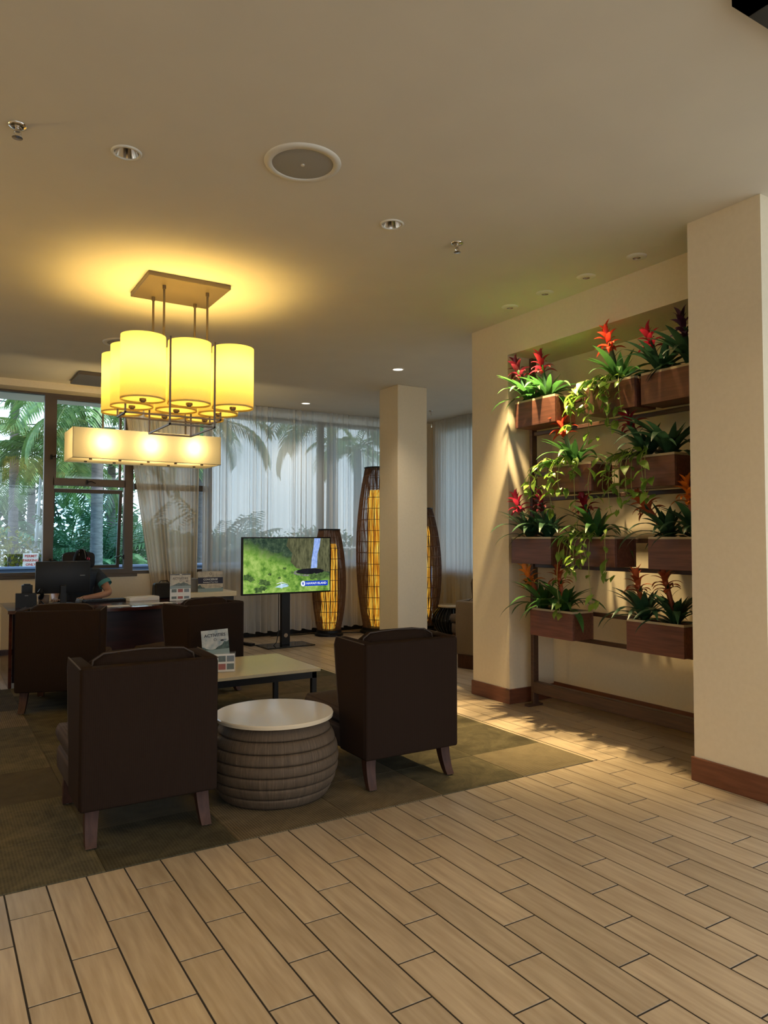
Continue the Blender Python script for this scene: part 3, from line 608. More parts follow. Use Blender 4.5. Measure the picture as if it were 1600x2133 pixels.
# ================================================================== DESK AND WHAT STANDS ON IT
dk = thing('desk', 'dark glossy mahogany bow-front desk by the window', 'desk', (0, 0, .0))
def bow(x): return 7.93 - .24 * (1 - ((x - 1.62) / .97) ** 2)
n = 24; vs = []
for i in range(n + 1): x = .65 + 1.94 * i / n; vs.append((x, bow(x)))
vs += [(2.59, 8.92), (.65, 8.92)]; k = len(vs)
obj('desktop', MB().add([(x, y, .728) for x, y in vs] + [(x, y, .76) for x, y in vs], [tuple(range(k)), tuple(range(2 * k - 1, k - 1, -1))] + [(i, (i + 1) % k, (i + 1) % k + k, i + k) for i in range(k)]), 'desk', dk)
obj('modesty_panel', MB().grid(20, 1, lambda u, v: (.70 + 1.84 * u, bow(.70 + 1.84 * u) + .13, .05 + .678 * v)), 'desk_dark', dk, 'full')
for x in (.665, 2.545): obj('side_panel', MB().rbox(x, x + .03, 7.99, 8.9, .005, .728, .003, 1), 'desk', dk)
ZD = .7605
mo = thing('monitor', 'black computer monitor on the desk seen from behind', 'monitor', (1.21, 8.45, ZD), R(-2))
obj('back_shell', MB().rbox(-.267, .267, -.02, .018, .115, .452, .008, 2), 'bplastic', mo, True);
obj('screen', MB().box(-.255, .255, .0185, .0195, .128, .44), 'bglass', mo); obj('stand_neck', MB().rbox(-.03, .03, -.045, -.02, .005, .20, .006), 'bplastic', mo)
obj('stand_foot', MB().lathe([(.13, 0), (.13, .006), (.10, .012), (0, .014)], 36, cap1=False), 'bplastic', mo, True); obj('maker_mark', MB().box(.165, .215, -.0215, -.0195, .296, .304), 'grey', mo)
kb = thing('keyboard', 'black computer keyboard lying on the desk beside the forearm', 'keyboard', (1.66, 8.55, ZD), R(6))
obj('case', MB().rbox(-.23, .23, -.075, .075, 0, .018, .004), 'bplastic', kb)
b = MB()
for r_ in range(5):
    for c in range(15): b.box(-.218 + c * .029, -.194 + c * .029, -.066 + r_ * .027, -.043 + r_ * .027, .018, .026)
q = obj('keys', b, 'black', kb); q['kind'] = 'stuff'
ms = thing('mouse', 'small grey computer mouse under the hand by the monitor', 'mouse', (1.41, 8.64, ZD), R(20))
b = MB().grid(10, 10, lambda u, v: ((u - .5) * .06, (v - .5) * .1, .034 * max(0, (1 - (2 * u - 1) ** 4) * (1 - (2 * v - 1) ** 4)) ** .5)); obj('shell', b, 'grey', ms, 'full'); obj('wheel', MB().cyl((-.003, .025, .033), (.003, .025, .033), .006), 'black', ms)
ph = thing('desk_phone', 'black desk telephone at the left end of the desk', 'telephone', (.865, 8.30, ZD), R(-8))
obj('body', MB().prism([(-.09, 0), (.10, 0), (.10, .07), (-.085, .145), (-.09, .14)], -.115, .075), 'bplastic', ph); obj('handset', MB().tube([(.105, -.085, .14), (.12, -.07, .17), (.125, -.02, .16), (.125, .05, .11), (.11, .09, .08)], [.026, .022, .018, .02, .026], 8), 'bplastic', ph, True)
obj('cord', MB().tube([(.11, .09, .05), (.15, .05, .012), (.19, -.02, .008), (.16, -.07, .008)], .005), 'black', ph, True); obj('display', MB().box(-.03, 0, -.093, -.09, .115, .122), 'grey', ph)
o = obj('memo_box', MB().rbox(-.05, .05, -.04, .04, 0, .21, .004).box(-.03, .03, -.03, .03, .21, .222), 'bplastic'); o.location = (.87, 8.50, ZD); tag(o, 'small dark box with paper on top behind the desk telephone', 'box')
cup = thing('mug', 'squat tan cup standing on the desk left of the monitor foot', 'mug', (1.045, 8.62, ZD)); obj('bowl', MB().lathe([(.0, .004), (.05, 0), (.058, .09), (.053, .09), (.046, .01), (0, .012)], 28, cap0=False, cap1=False), 'mug', cup, 'full')
def sheet(x, y, w_, d, rz, label, m='paper', z=ZD, t=.002):
    o = obj('paper_sheet', MB().box(-w_ / 2, w_ / 2, -d / 2, d / 2, 0, t), m); o.location = (x, y, z); o.rotation_euler.z = rz; tag(o, label, 'paper')
sheet(.98, 8.08, .30, .14, R(4), 'white sheet at the desk edge above the left armchair'); sheet(1.29, 8.00, .22, .12, R(4), 'printed tan sheet beside the white sheet above the left armchair', 'tan_print')
sheet(1.66, 7.90, .22, .16, R(-3), 'white leaflet at the left of the glossy desk middle'); sheet(1.90, 7.95, .20, .17, R(12), 'pale blue leaflet at the centre of the glossy desk', 'sky_print'); sheet(2.10, 8.02, .26, .16, R(3), 'white sheet next to the activities display on the desk')
o = obj('brochure_stack', MB().rbox(-.17, .17, -.09, .09, 0, .035, .002).box(-.15, .17, -.08, .08, .035, .042), 'paper'); o.location = (2.04, 8.50, ZD); o.rotation_euler.z = R(8); tag(o, 'low white stack of brochures in the middle of the desk', 'papers')
# activities display on the desk
h2 = thing('brochure_holder', 'tall acrylic activities display standing at the right of the desk', 'brochure holder', (2.385, 8.19, ZD), R(0))
obj('base', MB().box(-.118, .118, -.03, .05, 0, .004), 'acrylic', h2)
cd = obj('card', MB().box(-.115, .115, 0, .004, .004, .297), 'paper', h2)
obj('sky', MB().box(-.115, .115, -.001, .0, .155, .29), 'tan_print', cd); obj('mountain', MB().poly(ridge(-.115, .115, .16, 5, .04), -.0018), 'hill_print', cd); obj('sea', MB().box(-.115, .115, -.0019, 0, .135, .165), 'sea_print', cd)
obj('header', MB().box(-.115, -.01, -.0016, 0, .285, .297).box(.015, .115, -.0016, 0, .285, .297), 'ink', cd)
for i in range(2):
    for k in range(3): obj('photo', MB().box(-.098 + k * .07, -.042 + k * .07, -.0016, 0, .022 + i * .073, .058 + i * .073 - .008 * (1 - i)), ('hill_print', 'red_print', 'blue_print')[k], cd)
b = MB(); helicopter(b, .07, .215, .024, -.0022); emblem(b, 0, .222, .010, -.0022); obj('print', b, 'ink', cd); text('lettering', 'ACTIVITIES', .034, 'ink', cd, TR(0, -.0016, .247), 1.05, .0005)
obj('sleeve', MB().box(-.118, .118, -.006, -.004, 0, .3), 'acrylic', h2)
o = obj('handbag', MB().prism([(-.10, 0), (.10, 0), (.07, .165), (.02, .18), (-.05, .175)], -.12, .12), 'bplastic'); o.location = (2.33, 8.66, ZD); tag(o, 'black slouched bag standing on the desk behind the activities display', 'bag'); obj('handle', MB().tube([(-.06, 0, .17), (-.04, 0, .2), (.04, 0, .2), (.06, 0, .17)], .006), 'bplastic', o, True)
mo_ = o.modifiers.new('round', 'BEVEL'); mo_.width = .02; mo_.segments = 3
# console with concierge sign
cn = thing('console_table', 'narrow console with thick cream top right of the desk', 'table', (0, 0, 0))
obj('tabletop', MB().rbox(2.74, 3.41, 9.18, 9.75, .705, .765, .004, 1), 'stone', cn); obj('apron', MB().box(2.77, 3.38, 9.21, 9.72, .60, .704), 'black', cn)
for x in (2.78, 3.33):
    for y in (9.22, 9.67): obj('leg', MB().box(x, x + .045, y, y + .045, 0, .60), 'black', cn)
sg = thing('tabletop_sign', 'concierge sign with navy band standing on the cream console', 'sign', (3.085, 9.26, .7655), R(0))
obj('card', MB().box(-.165, .165, 0, .004, 0, .262), 'tan_print', sg); obj('navy_band', MB().box(-.165, .165, -.001, 0, .105, .185), 'navy', sg); obj('hill', MB().poly(ridge(-.165, .165, .0, 8, .085), -.0012), 'hill_print', sg); obj('sea', MB().box(-.165, .165, -.0014, 0, .0, .045), 'sea_print', sg)
text('lettering', 'CONCIERGE', .034, 'paper', sg, TR(0, -.0014, .158), 1, .0005); text('lettering', 'Activities & Tour Desk', .021, 'paper', sg, TR(0, -.0014, .124), 1, .0003)
b = MB(); emblem(b, 0, .232, .016, -.0006); obj('emblem', b, 'ink', sg); obj('foot', MB().box(-.165, .165, 0, .06, 0, .003), 'acrylic', sg)
o = obj('charity_box', MB().rbox(-.09, .09, -.08, .08, 0, .165, .004, 1), 'grey'); o.location = (2.86, 9.42, .7655); tag(o, 'small dark grey box behind the concierge sign', 'box'); obj('lid', MB().rbox(-.093, .093, -.083, .083, .15, .17, .002, 1), 'grey', o)

# ================================================================== OFFICE CHAIR AND PERSON
oc = thing('office_chair', 'black high-backed office chair behind the desk monitor', 'office chair', (1.53, 9.36, 0), R(0))
def pad(w_, h_, d, bend): 
    bm = bmesh.new(); bmesh.ops.create_cube(bm, size=1); bmesh.ops.subdivide_edges(bm, edges=bm.edges[:], cuts=6, use_grid_fill=True)
    for v in bm.verts:
        x, y, z = v.co * 2; rr = (abs(x) ** 5 + abs(z) ** 5) ** .2; m_ = max(abs(x), abs(z)); f = m_ / rr if rr > 1e-6 else 1
        v.co = Vector((x * w_ / 2 * f, y * d / 2 - bend * x * x, z * h_ / 2 * f))
    return bm
b = MB(); b.T = Matrix.Translation((0, .17, 1.19)); b.bm(pad(.36, .2, .06, .03)); obj('headrest', b, 'mesh', oc, 'full')
b = MB(); b.T = Matrix.Translation((0.02, .19, .80)); b.bm(pad(.50, .58, .06, .05)); obj('backrest', b, 'mesh', oc, 'full')
b = MB(); b.T = Matrix.Translation((0, -.08, .46)) @ Matrix.Rotation(R(90), 4, 'X'); b.bm(pad(.50, .48, .08, 0)); obj('seat', b, 'mesh', oc, 'full')
obj('headrest_bracket', MB().rbox(-.04, .04, .20, .23, .70, 1.2, .006), 'bplastic', oc); obj('gas_lift', MB().cyl((0, -.05, .08), (0, -.05, .42), .03), 'black', oc, True)
for s in (-1, 1): obj('armrest', MB().rbox(s * .29 - .04, s * .29 + .04, -.18, .08, .655, .69, .012).box(s * .29 - .02, s * .29 + .02, -.06, -.02, .44, .66).box(min(s * .29, s * .2), max(s * .29, s * .2), -.06, -.02, .43, .45), 'bplastic', oc, True)
for i in range(5):
    a = R(90 + 72 * i); lg = obj('leg', MB().cyl((0, -.05, .10), (.3 * math.cos(a), -.05 + .3 * math.sin(a), .07), .022, 8, .016), 'bplastic', oc, True); obj('caster', MB().cyl((.3 * math.cos(a) - .02, -.05 + .3 * math.sin(a), .028), (.3 * math.cos(a) + .02, -.05 + .3 * math.sin(a), .028), .027, 14), 'black', lg, True)
def skin(name, verts, edges, radii, m, parent, root=0, sub=2):
    me = bpy.data.meshes.new(name); me.from_pydata(verts, edges, []); o = bpy.data.objects.new(name, me); COL.objects.link(o)
    o.modifiers.new('s', 'SKIN'); sm = o.modifiers.new('u', 'SUBSURF'); sm.levels = sub; sm.render_levels = sub
    for i, r_ in enumerate(radii): me.skin_vertices[0].data[i].radius = r_ if isinstance(r_, tuple) else (r_, r_)
    for i in range(len(verts)): me.skin_vertices[0].data[i].use_root = (i == root)
    dg = bpy.context.evaluated_depsgraph_get(); dg.update(); n_ = bpy.data.meshes.new_from_object(o.evaluated_get(dg)); bpy.data.objects.remove(o)
    n_.polygons.foreach_set('use_smooth', [True] * len(n_.polygons)); return n_
pe = thing('person', 'person in dark navy shirt seated at the desk behind the monitor, pink hair flower', 'person', (0, 0, 0))
# joints: pelvis, spine, chest, neck, head ; facing -Y, leaning over the desk
V = [(1.52, 9.36, .56), (1.52, 9.34, .72), (1.51, 9.27, .90), (1.505, 9.21, 1.01), (1.50, 9.16, 1.09), (1.495, 9.12, 1.15)]
E_ = [(0, 1), (1, 2), (2, 3), (3, 4), (4, 5)]; RD = [(.15, .12), (.145, .11), (.15, .11), (.11, .09), (.052, .052), (.05, .05)]
def arm(sx, pts, rads):
    b0 = len(V); 
    for p in pts: V.append(p)
    E_.append((3, b0))
    for i in range(len(pts) - 1): E_.append((b0 + i, b0 + i + 1))
    RD.extend(rads); return b0 + len(pts) - 1
aR = arm(1, [(1.69, 9.20, 1.03), (1.76, 9.13, .92), (1.80, 9.05, .815), (1.66, 8.90, .80), (1.50, 8.78, .792), (1.455, 8.735, .792)], [.06, .052, .045, .038, .028, (.034, .018)])
aL = arm(-1, [(1.32, 9.19, 1.03), (1.24, 9.10, .92), (1.20, 8.98, .815), (1.18, 8.82, .80), (1.165, 8.70, .792), (1.155, 8.65, .792)], [.06, .052, .045, .038, .028, (.034, .018)])
def fingers(base, d, side):
    p = Vector(V[base]); d = Vector(d).normalized(); n_ = Vector((d.y, -d.x, 0)) * side
    for k, (o_, l_) in enumerate(((-.030, .055), (-.012, .075), (.006, .08), (.023, .068))):
        q = [p + n_ * o_ * .6 + d * .02, p + n_ * o_ + d * (.02 + l_ * .55) + Vector((0, 0, .006)), p + n_ * o_ + d * (.02 + l_) - Vector((0, 0, .012))]
        b0 = len(V); V.extend([tuple(x) for x in q]); E_.extend([(base, b0), (b0, b0 + 1), (b0 + 1, b0 + 2)]); RD.extend([.010, .0085, .0075])
    q = [p + n_ * .03 + d * .0, p + n_ * .055 + d * .035 - Vector((0, 0, .004))]; b0 = len(V); V.extend([tuple(x) for x in q]); E_.extend([(base, b0), (b0, b0 + 1)]); RD.extend([.011, .009])
fingers(aR, (-.6, -.8, 0), 1); fingers(aL, (-.1, -1, 0), -1)
for s in (-1, 1):
    b0 = len(V); V.extend([(1.52 + s * .10, 9.30, .55), (1.52 + s * .13, 8.98, .56), (1.52 + s * .13, 9.00, .12), (1.52 + s * .14, 8.90, .05)]); E_.extend([(0, b0), (b0, b0 + 1), (b0 + 1, b0 + 2), (b0 + 2, b0 + 3)]); RD.extend([.085, .062, .042, (.045, .035)])
bmh = bmesh.new(); bmesh.ops.create_uvsphere(bmh, u_segments=28, v_segments=20, radius=1)
for v in bmh.verts:
    x, y, z = v.co; k = 1 - .22 * max(0, -z) ** 1.5
    X, Y, Z = x * .074 * k, y * .094 * (k if y < 0 else 1), z * .115
    if y < -.5: Y -= .016 * math.exp(-((x / .16) ** 2 + ((z + .12) / .22) ** 2)); Y += .010 * math.exp(-(((abs(x) - .36) / .16) ** 2 + ((z - .08) / .12) ** 2)); Y -= .005 * math.exp(-((x / .28) ** 2 + ((z + .48) / .08) ** 2))
    v.co = Vector((X, Y, Z))
HT = Matrix.Translation((1.49, 9.085, 1.205)) @ Matrix.Rotation(R(28), 4, 'X')
bm_ = skin('body', V, E_, RD, 'skin', pe); bm2 = bmesh.new(); bm2.from_mesh(bm_); bmh.transform(HT)
tmp = bpy.data.meshes.new('h'); bmh.to_mesh(tmp); bmh.free(); bm2.from_mesh(tmp); bm2.to_mesh(bm_); bm2.free(); bm_.polygons.foreach_set('use_smooth', [True] * len(bm_.polygons)); link('body', bm_, 'skin', pe)
sh = skin('shirt', [(1.52, 9.36, .56), (1.52, 9.34, .72), (1.51, 9.27, .90), (1.505, 9.205, 1.015), (1.50, 9.17, 1.075), (1.69, 9.20, 1.035), (1.765, 9.125, .925), (1.32, 9.19, 1.035), (1.235, 9.095, .925)], [(0, 1), (1, 2), (2, 3), (3, 4), (3, 5), (5, 6), (3, 7), (7, 8)], [(.17, .14), (.165, .13), (.168, .13), (.128, .105), (.075, .07), .076, .072, .076, .072], 'shirt', pe)
link('shirt', sh, 'shirt', pe)
for p, q in (((1.752, 9.14, .945), (1.772, 9.115, .905)), ((1.252, 9.115, .945), (1.23, 9.085, .905))): obj('sleeve_trim', MB().cyl(p, q, .074, 20, .076, cap=False), 'teal', pe, True)
tr_ = skin('trousers', [(1.52, 9.36, .56), (1.62, 9.30, .55), (1.65, 8.98, .56), (1.65, 9.0, .14), (1.42, 9.30, .55), (1.39, 8.98, .56), (1.39, 9.0, .14)], [(0, 1), (1, 2), (2, 3), (0, 4), (4, 5), (5, 6)], [(.16, .13), .098, .078, .06, .098, .078, .06], 'trousers', pe); link('trousers', tr_, 'trousers', pe)
def hb(u, v):
    a = u * 2 * math.pi; t = v * R(104) ; f = math.cos(a - R(-90)); t *= (1 - .32 * max(0, f)); k = 1.08 + .015 * math.sin(a * 9)
    return (.078 * k * math.sin(t) * math.cos(a), .098 * k * math.sin(t) * math.sin(a), .121 * k * math.cos(t))
hr = obj('hair', MB().grid(36, 12, hb), 'hair', pe, 'full', HT)
b = MB(); b.T = Matrix.Translation((0, .085, .02)); b.bm(pad(.085, .085, .08, 0)); obj('hair_bun', b, 'hair', hr, 'full')
obj('hair_band', MB().tube([(.03, -.085, .065), (.028, -.055, .105), (.02, 0, .133), (.01, .05, .12)], .0035), 'grey', hr, True); obj('hair_band', MB().tube([(-.035, -.078, .06), (-.036, -.05, .1), (-.03, 0, .128)], .0025), 'grey', hr, True)
fw = obj('hair_flower', MB().cyl((.08, -.01, .02), (.088, -.01, .02), .012), 'pink', hr, True)
for k in range(7):
    for q_ in range(2):
        a = k * 2 * math.pi / 7 + q_ * .4; T = Matrix.Translation((.085 + .006 * q_, -.012, .02)) @ Matrix.Rotation(a, 4, 'X') @ Matrix.Rotation(R(-28 - 20 * q_), 4, 'Y')
        b = MB(); b.T = T; b.grid(4, 4, lambda u, v: ((.006 * math.sin(u * 3.14)), (u - .5) * .050 * math.sin(max(v, .06) * 2.6), v * (.085 - .02 * q_))); obj('petal', b, 'pink', fw, 'full')

# ================================================================== TELEVISION
tv = thing('television', 'flat television on a black floor stand showing a waterfall', 'television', (4.11, 9.22, 0), R(1.5))
obj('base_plate', MB().rbox(-.34, .36, -.2, .2, 0, .018, .006, 2), 'bglass', tv)
post = MB(); bm = bmesh.new(); post.rbox(-.062, .062, -.03, .03, .018, 1.2, .004, 1); obj('post', post, 'black', tv)
obj('cable_hole', MB().cyl((0, -.034, .145), (0, -.029, .145), .028, 24), 'plank', tv)
TX0, TX1, TZ0, TZ1 = -.655, .665, .705, 1.468; TY = -.07
obj('bezel', MB().rbox(TX0, TX1, TY, TY + .035, TZ0, TZ1, .004, 1), 'bplastic', tv); obj('bracket', MB().box(-.2, .2, TY + .035, .03, .95, 1.2), 'black', tv)
m = emis('screen_landscape', (0, 1, 0), .9); e = [n for n in m.node_tree.nodes if n.type == 'EMISSION'][0]
v = coords(m, 'Object'); s3 = nd(m, 'ShaderNodeSeparateXYZ'); lk(m, v, s3.inputs[0])
n1 = nd(m, 'ShaderNodeTexNoise', i_Scale=9, i_Detail=8, i_Roughness=.7); lk(m, v, n1.inputs[0]); n2 = nd(m, 'ShaderNodeTexNoise', i_Scale=22, i_Detail=6, i_Roughness=.7); lk(m, v, n2.inputs[0])
grass = ramp(m, n1.outputs[0], [(.34, (.05, .15, .025)), (.48, (.20, .38, .06)), (.62, (.42, .60, .15))]); forest = ramp(m, n2.outputs[0], [(.3, (.012, .028, .022)), (.55, (.05, .085, .05)), (.75, (.13, .19, .11))])
ma = nd(m, 'ShaderNodeMath', operation='MULTIPLY_ADD', i_1=.35); lk(m, s3.outputs[0], ma.inputs[0]); lk(m, s3.outputs[2], ma.inputs[2])
mb2 = nd(m, 'ShaderNodeMath', operation='MULTIPLY_ADD', i_1=.35); lk(m, n1.outputs[0], mb2.inputs[0]); lk(m, ma.outputs[0], mb2.inputs[2])
mr = nd(m, 'ShaderNodeMapRange', i_1=1.22, i_2=1.40); lk(m, mb2.outputs[0], mr.inputs[0]); mx = nd(m, 'ShaderNodeMix', data_type='RGBA'); lk(m, mr.outputs[0], mx.inputs['Factor']); lk(m, grass, mx.inputs['A']); lk(m, forest, mx.inputs['B']); lk(m, mx.outputs['Result'], e.inputs[0])
scn = obj('screen', MB().box(TX0 + .022, TX1 - .018, TY - .001, TY + .002, TZ0 + .022, TZ1 - .016), m, tv)
def em(nm, a, b_, scale, ns=6, s=.9):
    m = emis(nm, a, s); e = [n for n in m.node_tree.nodes if n.type == 'EMISSION'][0]; v = coords(m, 'Object', scale); n1 = nd(m, 'ShaderNodeTexNoise', i_Scale=ns, i_Detail=7, i_Roughness=.7); lk(m, v, n1.inputs[0]); lk(m, ramp(m, n1.outputs[0], [(.32, a), (.7, b_)]), e.inputs[0]); return m
m_cliff = em('screen_cliff', (.025, .03, .016), (.20, .20, .10), (6, 1, 1.2)); m_fall = em('screen_waterfall', (.10, .22, .62), (.50, .64, 1), (5, 1, 1.5), 12, 1.0); m_pool = em('screen_pool', (.006, .006, .008), (.02, .02, .025), (1, 1, 1)); m_rock = em('screen_rock', (.08, .09, .07), (.34, .34, .30), (1, 1, 1), 40); m_bush = em('screen_bush', (.02, .05, .015), (.14, .24, .07), (1, 1, 1), 30); m_heli = em('screen_helicopter', (.30, .55, .75), (.75, .9, 1), (1, 1, 1), 20); m_ban = emis('screen_banner', (.012, .055, .55), .9); m_wh = emis('screen_white', (.9, .95, 1), .95)
def X(u): return TX0 + .022 + u * (TX1 - TX0 - .04)
def Z(v): return TZ0 + .022 + v * (TZ1 - TZ0 - .038)
def flat(nm, pts, m, lay): return obj(nm, MB().poly([(X(a), Z(b)) for a, b in pts], TY - .001 - .0008 * lay, .0006), m, scn)
flat('cliff', [(.50, 1), (1, 1), (1, .36), (.88, .37), (.72, .40), (.60, .44), (.53, .56), (.55, .72), (.48, .86)], m_cliff, 1); flat('pool', [(.76 + .17 * math.cos(a), .375 + .055 * math.sin(a)) for a in [i * .3 for i in range(21)]], m_pool, 2)
flat('waterfall', [(.81, 1), (.885, 1), (.875, .85), (.85, .70), (.845, .44), (.77, .43), (.78, .62), (.80, .82)], m_fall, 3)
b = MB(); rr = random.Random(4)
for i in range(26):
    a = R(150 + i * 6.5); cx_, cz_ = .76 + .185 * math.cos(a), .36 + .06 * math.sin(a); s_ = rr.uniform(.008, .018); b.poly([(X(cx_ + s_ * math.cos(t)), Z(cz_ + s_ * 1.2 * math.sin(t))) for t in (0, 1, 2, 3.1, 4.2, 5.2)], TY - .0042, .0006)
obj('rocks', b, m_rock, scn)
b = MB()
for cx_, cz_, s_ in ((.22, .2, .05), (.26, .17, .04), (.17, .06, .05), (.22, .09, .04), (.03, .30, .05), (.08, .26, .04), (.29, .34, .02), (.46, .44, .02), (.55, .36, .02), (.80, .28, .05), (.88, .27, .06), (.94, .30, .05), (.40, .27, .018)):
    b.poly([(X(max(.004, cx_ + s_ * (1 + .3 * math.sin(5 * t + cx_ * 40)) * math.cos(t))), Z(cz_ + s_ * 1.1 * (1 + .25 * math.cos(4 * t + cz_ * 50)) * math.sin(t))) for t in [i * .35 for i in range(18)]], TY - .005, .0006)
obj('bushes', b, m_bush, scn)
flat('helicopter', [(.35, .10), (.39, .13), (.42, .15), (.40, .19), (.43, .16), (.46, .16), (.50, .13), (.51, .12), (.49, .10), (.44, .09), (.43, .07), (.40, .09)], m_heli, 6); flat('rotor', [(.37, .165), (.43, .195), (.50, .15), (.50, .145), (.43, .185), (.37, .155)], m_wh, 7)
flat('banner', [(.69, .10), (.975, .10), (.975, .195), (.69, .195)], m_ban, 7); flat('pin_disc', [(.675 + .027 * math.cos(a), .148 + .053 * math.sin(a)) for a in [i * .314 for i in range(20)]], m_wh, 8)
flat('map_pin', [(.675, .115), (.664, .15), (.663, .165), (.669, .178), (.681, .178), (.687, .165), (.686, .15)], m_ban, 9); flat('pin_hole', [(.675 + .005 * math.cos(a), .162 + .009 * math.sin(a)) for a in [i * .6 for i in range(10)]], m_wh, 10)
text('lettering', "HAWAI'I ISLAND", .042, m_wh, scn, TR(X(.835), TY - .0085, Z(.147)), 1.0, .0006)
cdp = obj('power_cable', MB().tube([(4.03, 9.25, .70), (4.025, 9.24, .45), (4.02, 9.23, .2), (3.98, 9.20, .06), (3.93, 9.20, .012), (3.86, 9.22, .006), (3.83, 9.26, .006), (3.76, 9.42, .01)], .006, 8), 'black', smooth=True); tag(cdp, 'thin black cable hanging down behind the television post', 'cable')
ps = obj('power_strip', MB().rbox(-.035, .035, -.16, .16, 0, .035, .006), 'bplastic'); ps.location = (3.68, 9.56, 0.001); ps.rotation_euler.z = R(18); tag(ps, 'black power strip lying on the floor left of the television stand', 'power strip')
for k in range(4): obj('socket', MB().cyl((0, -.11 + k * .07, .033), (0, -.11 + k * .07, .037), .018), 'dark', ps)

# ================================================================== WOVEN FLOOR LAMPS
def lamp(label, x, y, h, rb, rc, rbase, nring, seed, energy):
    t = thing('woven_lamp', label, 'floor lamp', (x, y, 0)); r_ = random.Random(seed)
    obj('base', MB().lathe([(rbase * 1.12, 0), (rbase * 1.12, .03), (rbase * 1.05, .045), (rbase, .05), (rbase * .98, .085), (rbase * .9, .09)], 40), 'bplastic', t, True)
    z0, z1 = .08, h - .02
    def rad(f): 
        q = 1 - (abs(f - .47) / .53) ** 2.0 if f > .47 else 1 - (abs(f - .47) / .47) ** 2.0
        e = rc if f > .47 else rbase * .9
        return e + (rb - e) * q
    b = MB(); n = 120 if rb < .3 else 150
    for i in range(n):
        a = 2 * math.pi * (i + r_.uniform(-.3, .3)) / n; tw = r_.uniform(-.03, .03)
        b.tube([((rad(k / 10) + .002 * (i % 2)) * math.cos(a + tw * math.sin(k)), (rad(k / 10) + .002 * (i % 2)) * math.sin(a + tw * math.sin(k)), z0 + (z1 - z0) * k / 10) for k in range(11)], .0030 + .0014 * r_.random(), 4, False)
    q = obj('reed_cage', b, 'reed', t); q['kind'] = 'stuff'
    for k in range(nring):
        f = (k + .8) / (nring + .5); rr = rad(f); z = z0 + (z1 - z0) * f
        obj('hoop', MB().lathe([(rr - .005, z - .004), (rr + .005, z - .004), (rr + .005, z + .004), (rr - .005, z + .004), (rr - .005, z - .004)], 48, cap0=False, cap1=False), 'reed', t)
    obj('cap', MB().lathe([(rc * .6, h - .02), (rc * 1.06, h - .02), (rc * 1.06, h), (rc * .6, h)], 36), 'bplastic', t)
    ti = min(rc, rbase) * .80; tl = obj('light_tube', MB().lathe([(ti * .7, .10), (ti, .3), (ti, h * .80), (ti * .8, h * .86)], 40), 'tube', t, 'full')
    b = MB()
    for i in range(10): a = i * .628; b.bar(((ti + .004) * math.cos(a), (ti + .004) * math.sin(a), .15), ((ti + .004) * math.cos(a), (ti + .004) * math.sin(a), h * .84), .006)
    obj('tube_ribs', b, 'reed', t)
    return t
lamp('short woven reed floor lamp glowing orange behind the television', 5.11, 9.86, 1.59, .25, .155, .19, 9, 1, 0)
lamp('tallest woven reed floor lamp partly hidden left of the column', 5.93, 9.78, 2.55, .345, .21, .26, 14, 2, 0)
lamp('woven reed floor lamp showing only its edge right of the column', 6.63, 9.66, 1.93, .335, .19, .24, 11, 3, 0)
cb_ = obj('floor_cable', MB().tube([(4.3, 10.17, .012), (4.7, 10.1, .008), (4.9, 10.12, .008), (5.3, 10.02, .008), (5.55, 9.9, .008), (5.8, 9.8, .008)], .009, 6), 'black', smooth=True); tag(cb_, 'black cable lying along the curtain hem between the woven lamps', 'cable')
# dark slatted stool at the right
ds = thing('slatted_stool', 'dark glossy slatted drum stool with white top by the side curtain', 'stool', (6.80, 9.02, 0))
for k in range(34):
    a = 2 * math.pi * k / 34; pts = [((.20 + .12 * math.sin(math.pi * f)) * math.cos(a), (.20 + .12 * math.sin(math.pi * f)) * math.sin(a), .01 + .40 * f) for f in [i / 8 for i in range(9)]]
    obj('slat', MB().tube(pts, .013, 5), 'bglass', ds, True)
obj('core', MB().lathe([(.17, .01), (.27, .2), (.18, .41)], 30), 'dark', ds, True); obj('top', MB().lathe([(0, .41), (.23, .41), (.235, .43), (.22, .44), (0, .44)], 40, cap0=False, cap1=False), 'white_top', ds, True)

# ================================================================== PLANT WALL
rk = thing('plant_rack', 'dark wooden rack of posts and rails standing in the wall niche', 'plant rack', (0, 0, 0))
for y in (4.83, 2.95):
    obj('post', MB().rbox(4.498, 4.558, y - .018, y + .018, .0, 3.05, .003, 1), 'rack', rk); obj('foot', MB().rbox(4.43, 4.60, y - .028, y + .028, 0, .02, .003, 1), 'rack', rk)
obj('bottom_beam', MB().rbox(4.49, 4.545, 2.95, 4.81, .115, .215, .004, 1), 'rack', rk)
TOPS = (2.625, 2.045, 1.471, .885)
for zt in TOPS:
    for z in (zt - .03, zt - .25): obj('rail', MB().rbox(4.512, 4.545, 2.95, 4.81, z - .016, z + .016, .003, 1), 'rack', rk)
BOX = {'1L': (4.53, 0), '1M': (3.745, 0), '1R': (3.215, 0), '2L': (4.155, 1), '2R': (3.42, 1), '3L': (4.587, 2), '3M': (3.937, 2), '3R': (3.17, 2), '4L': (4.36, 3), '4R': (3.365, 3)}
LB = {'1L': 'reddish planter box at the far end of the top row', '1M': 'planter box in the middle of the top row under bright pothos', '1R': 'planter box at the near end of the top row beside the pier', '2L': 'planter box at the far end of the second row draped with pothos', '2R': 'planter box at the near end of the second row draped with pothos', '3L': 'planter box at the far end of the third row', '3M': 'planter box in the middle of the third row under trailing pothos', '3R': 'planter box at the near end of the third row beside the pier', '4L': 'reddish planter box at the far end of the bottom row', '4R': 'dark planter box at the near end of the bottom row'}
p0 = None; BX0, BX1 = 4.262, 4.495
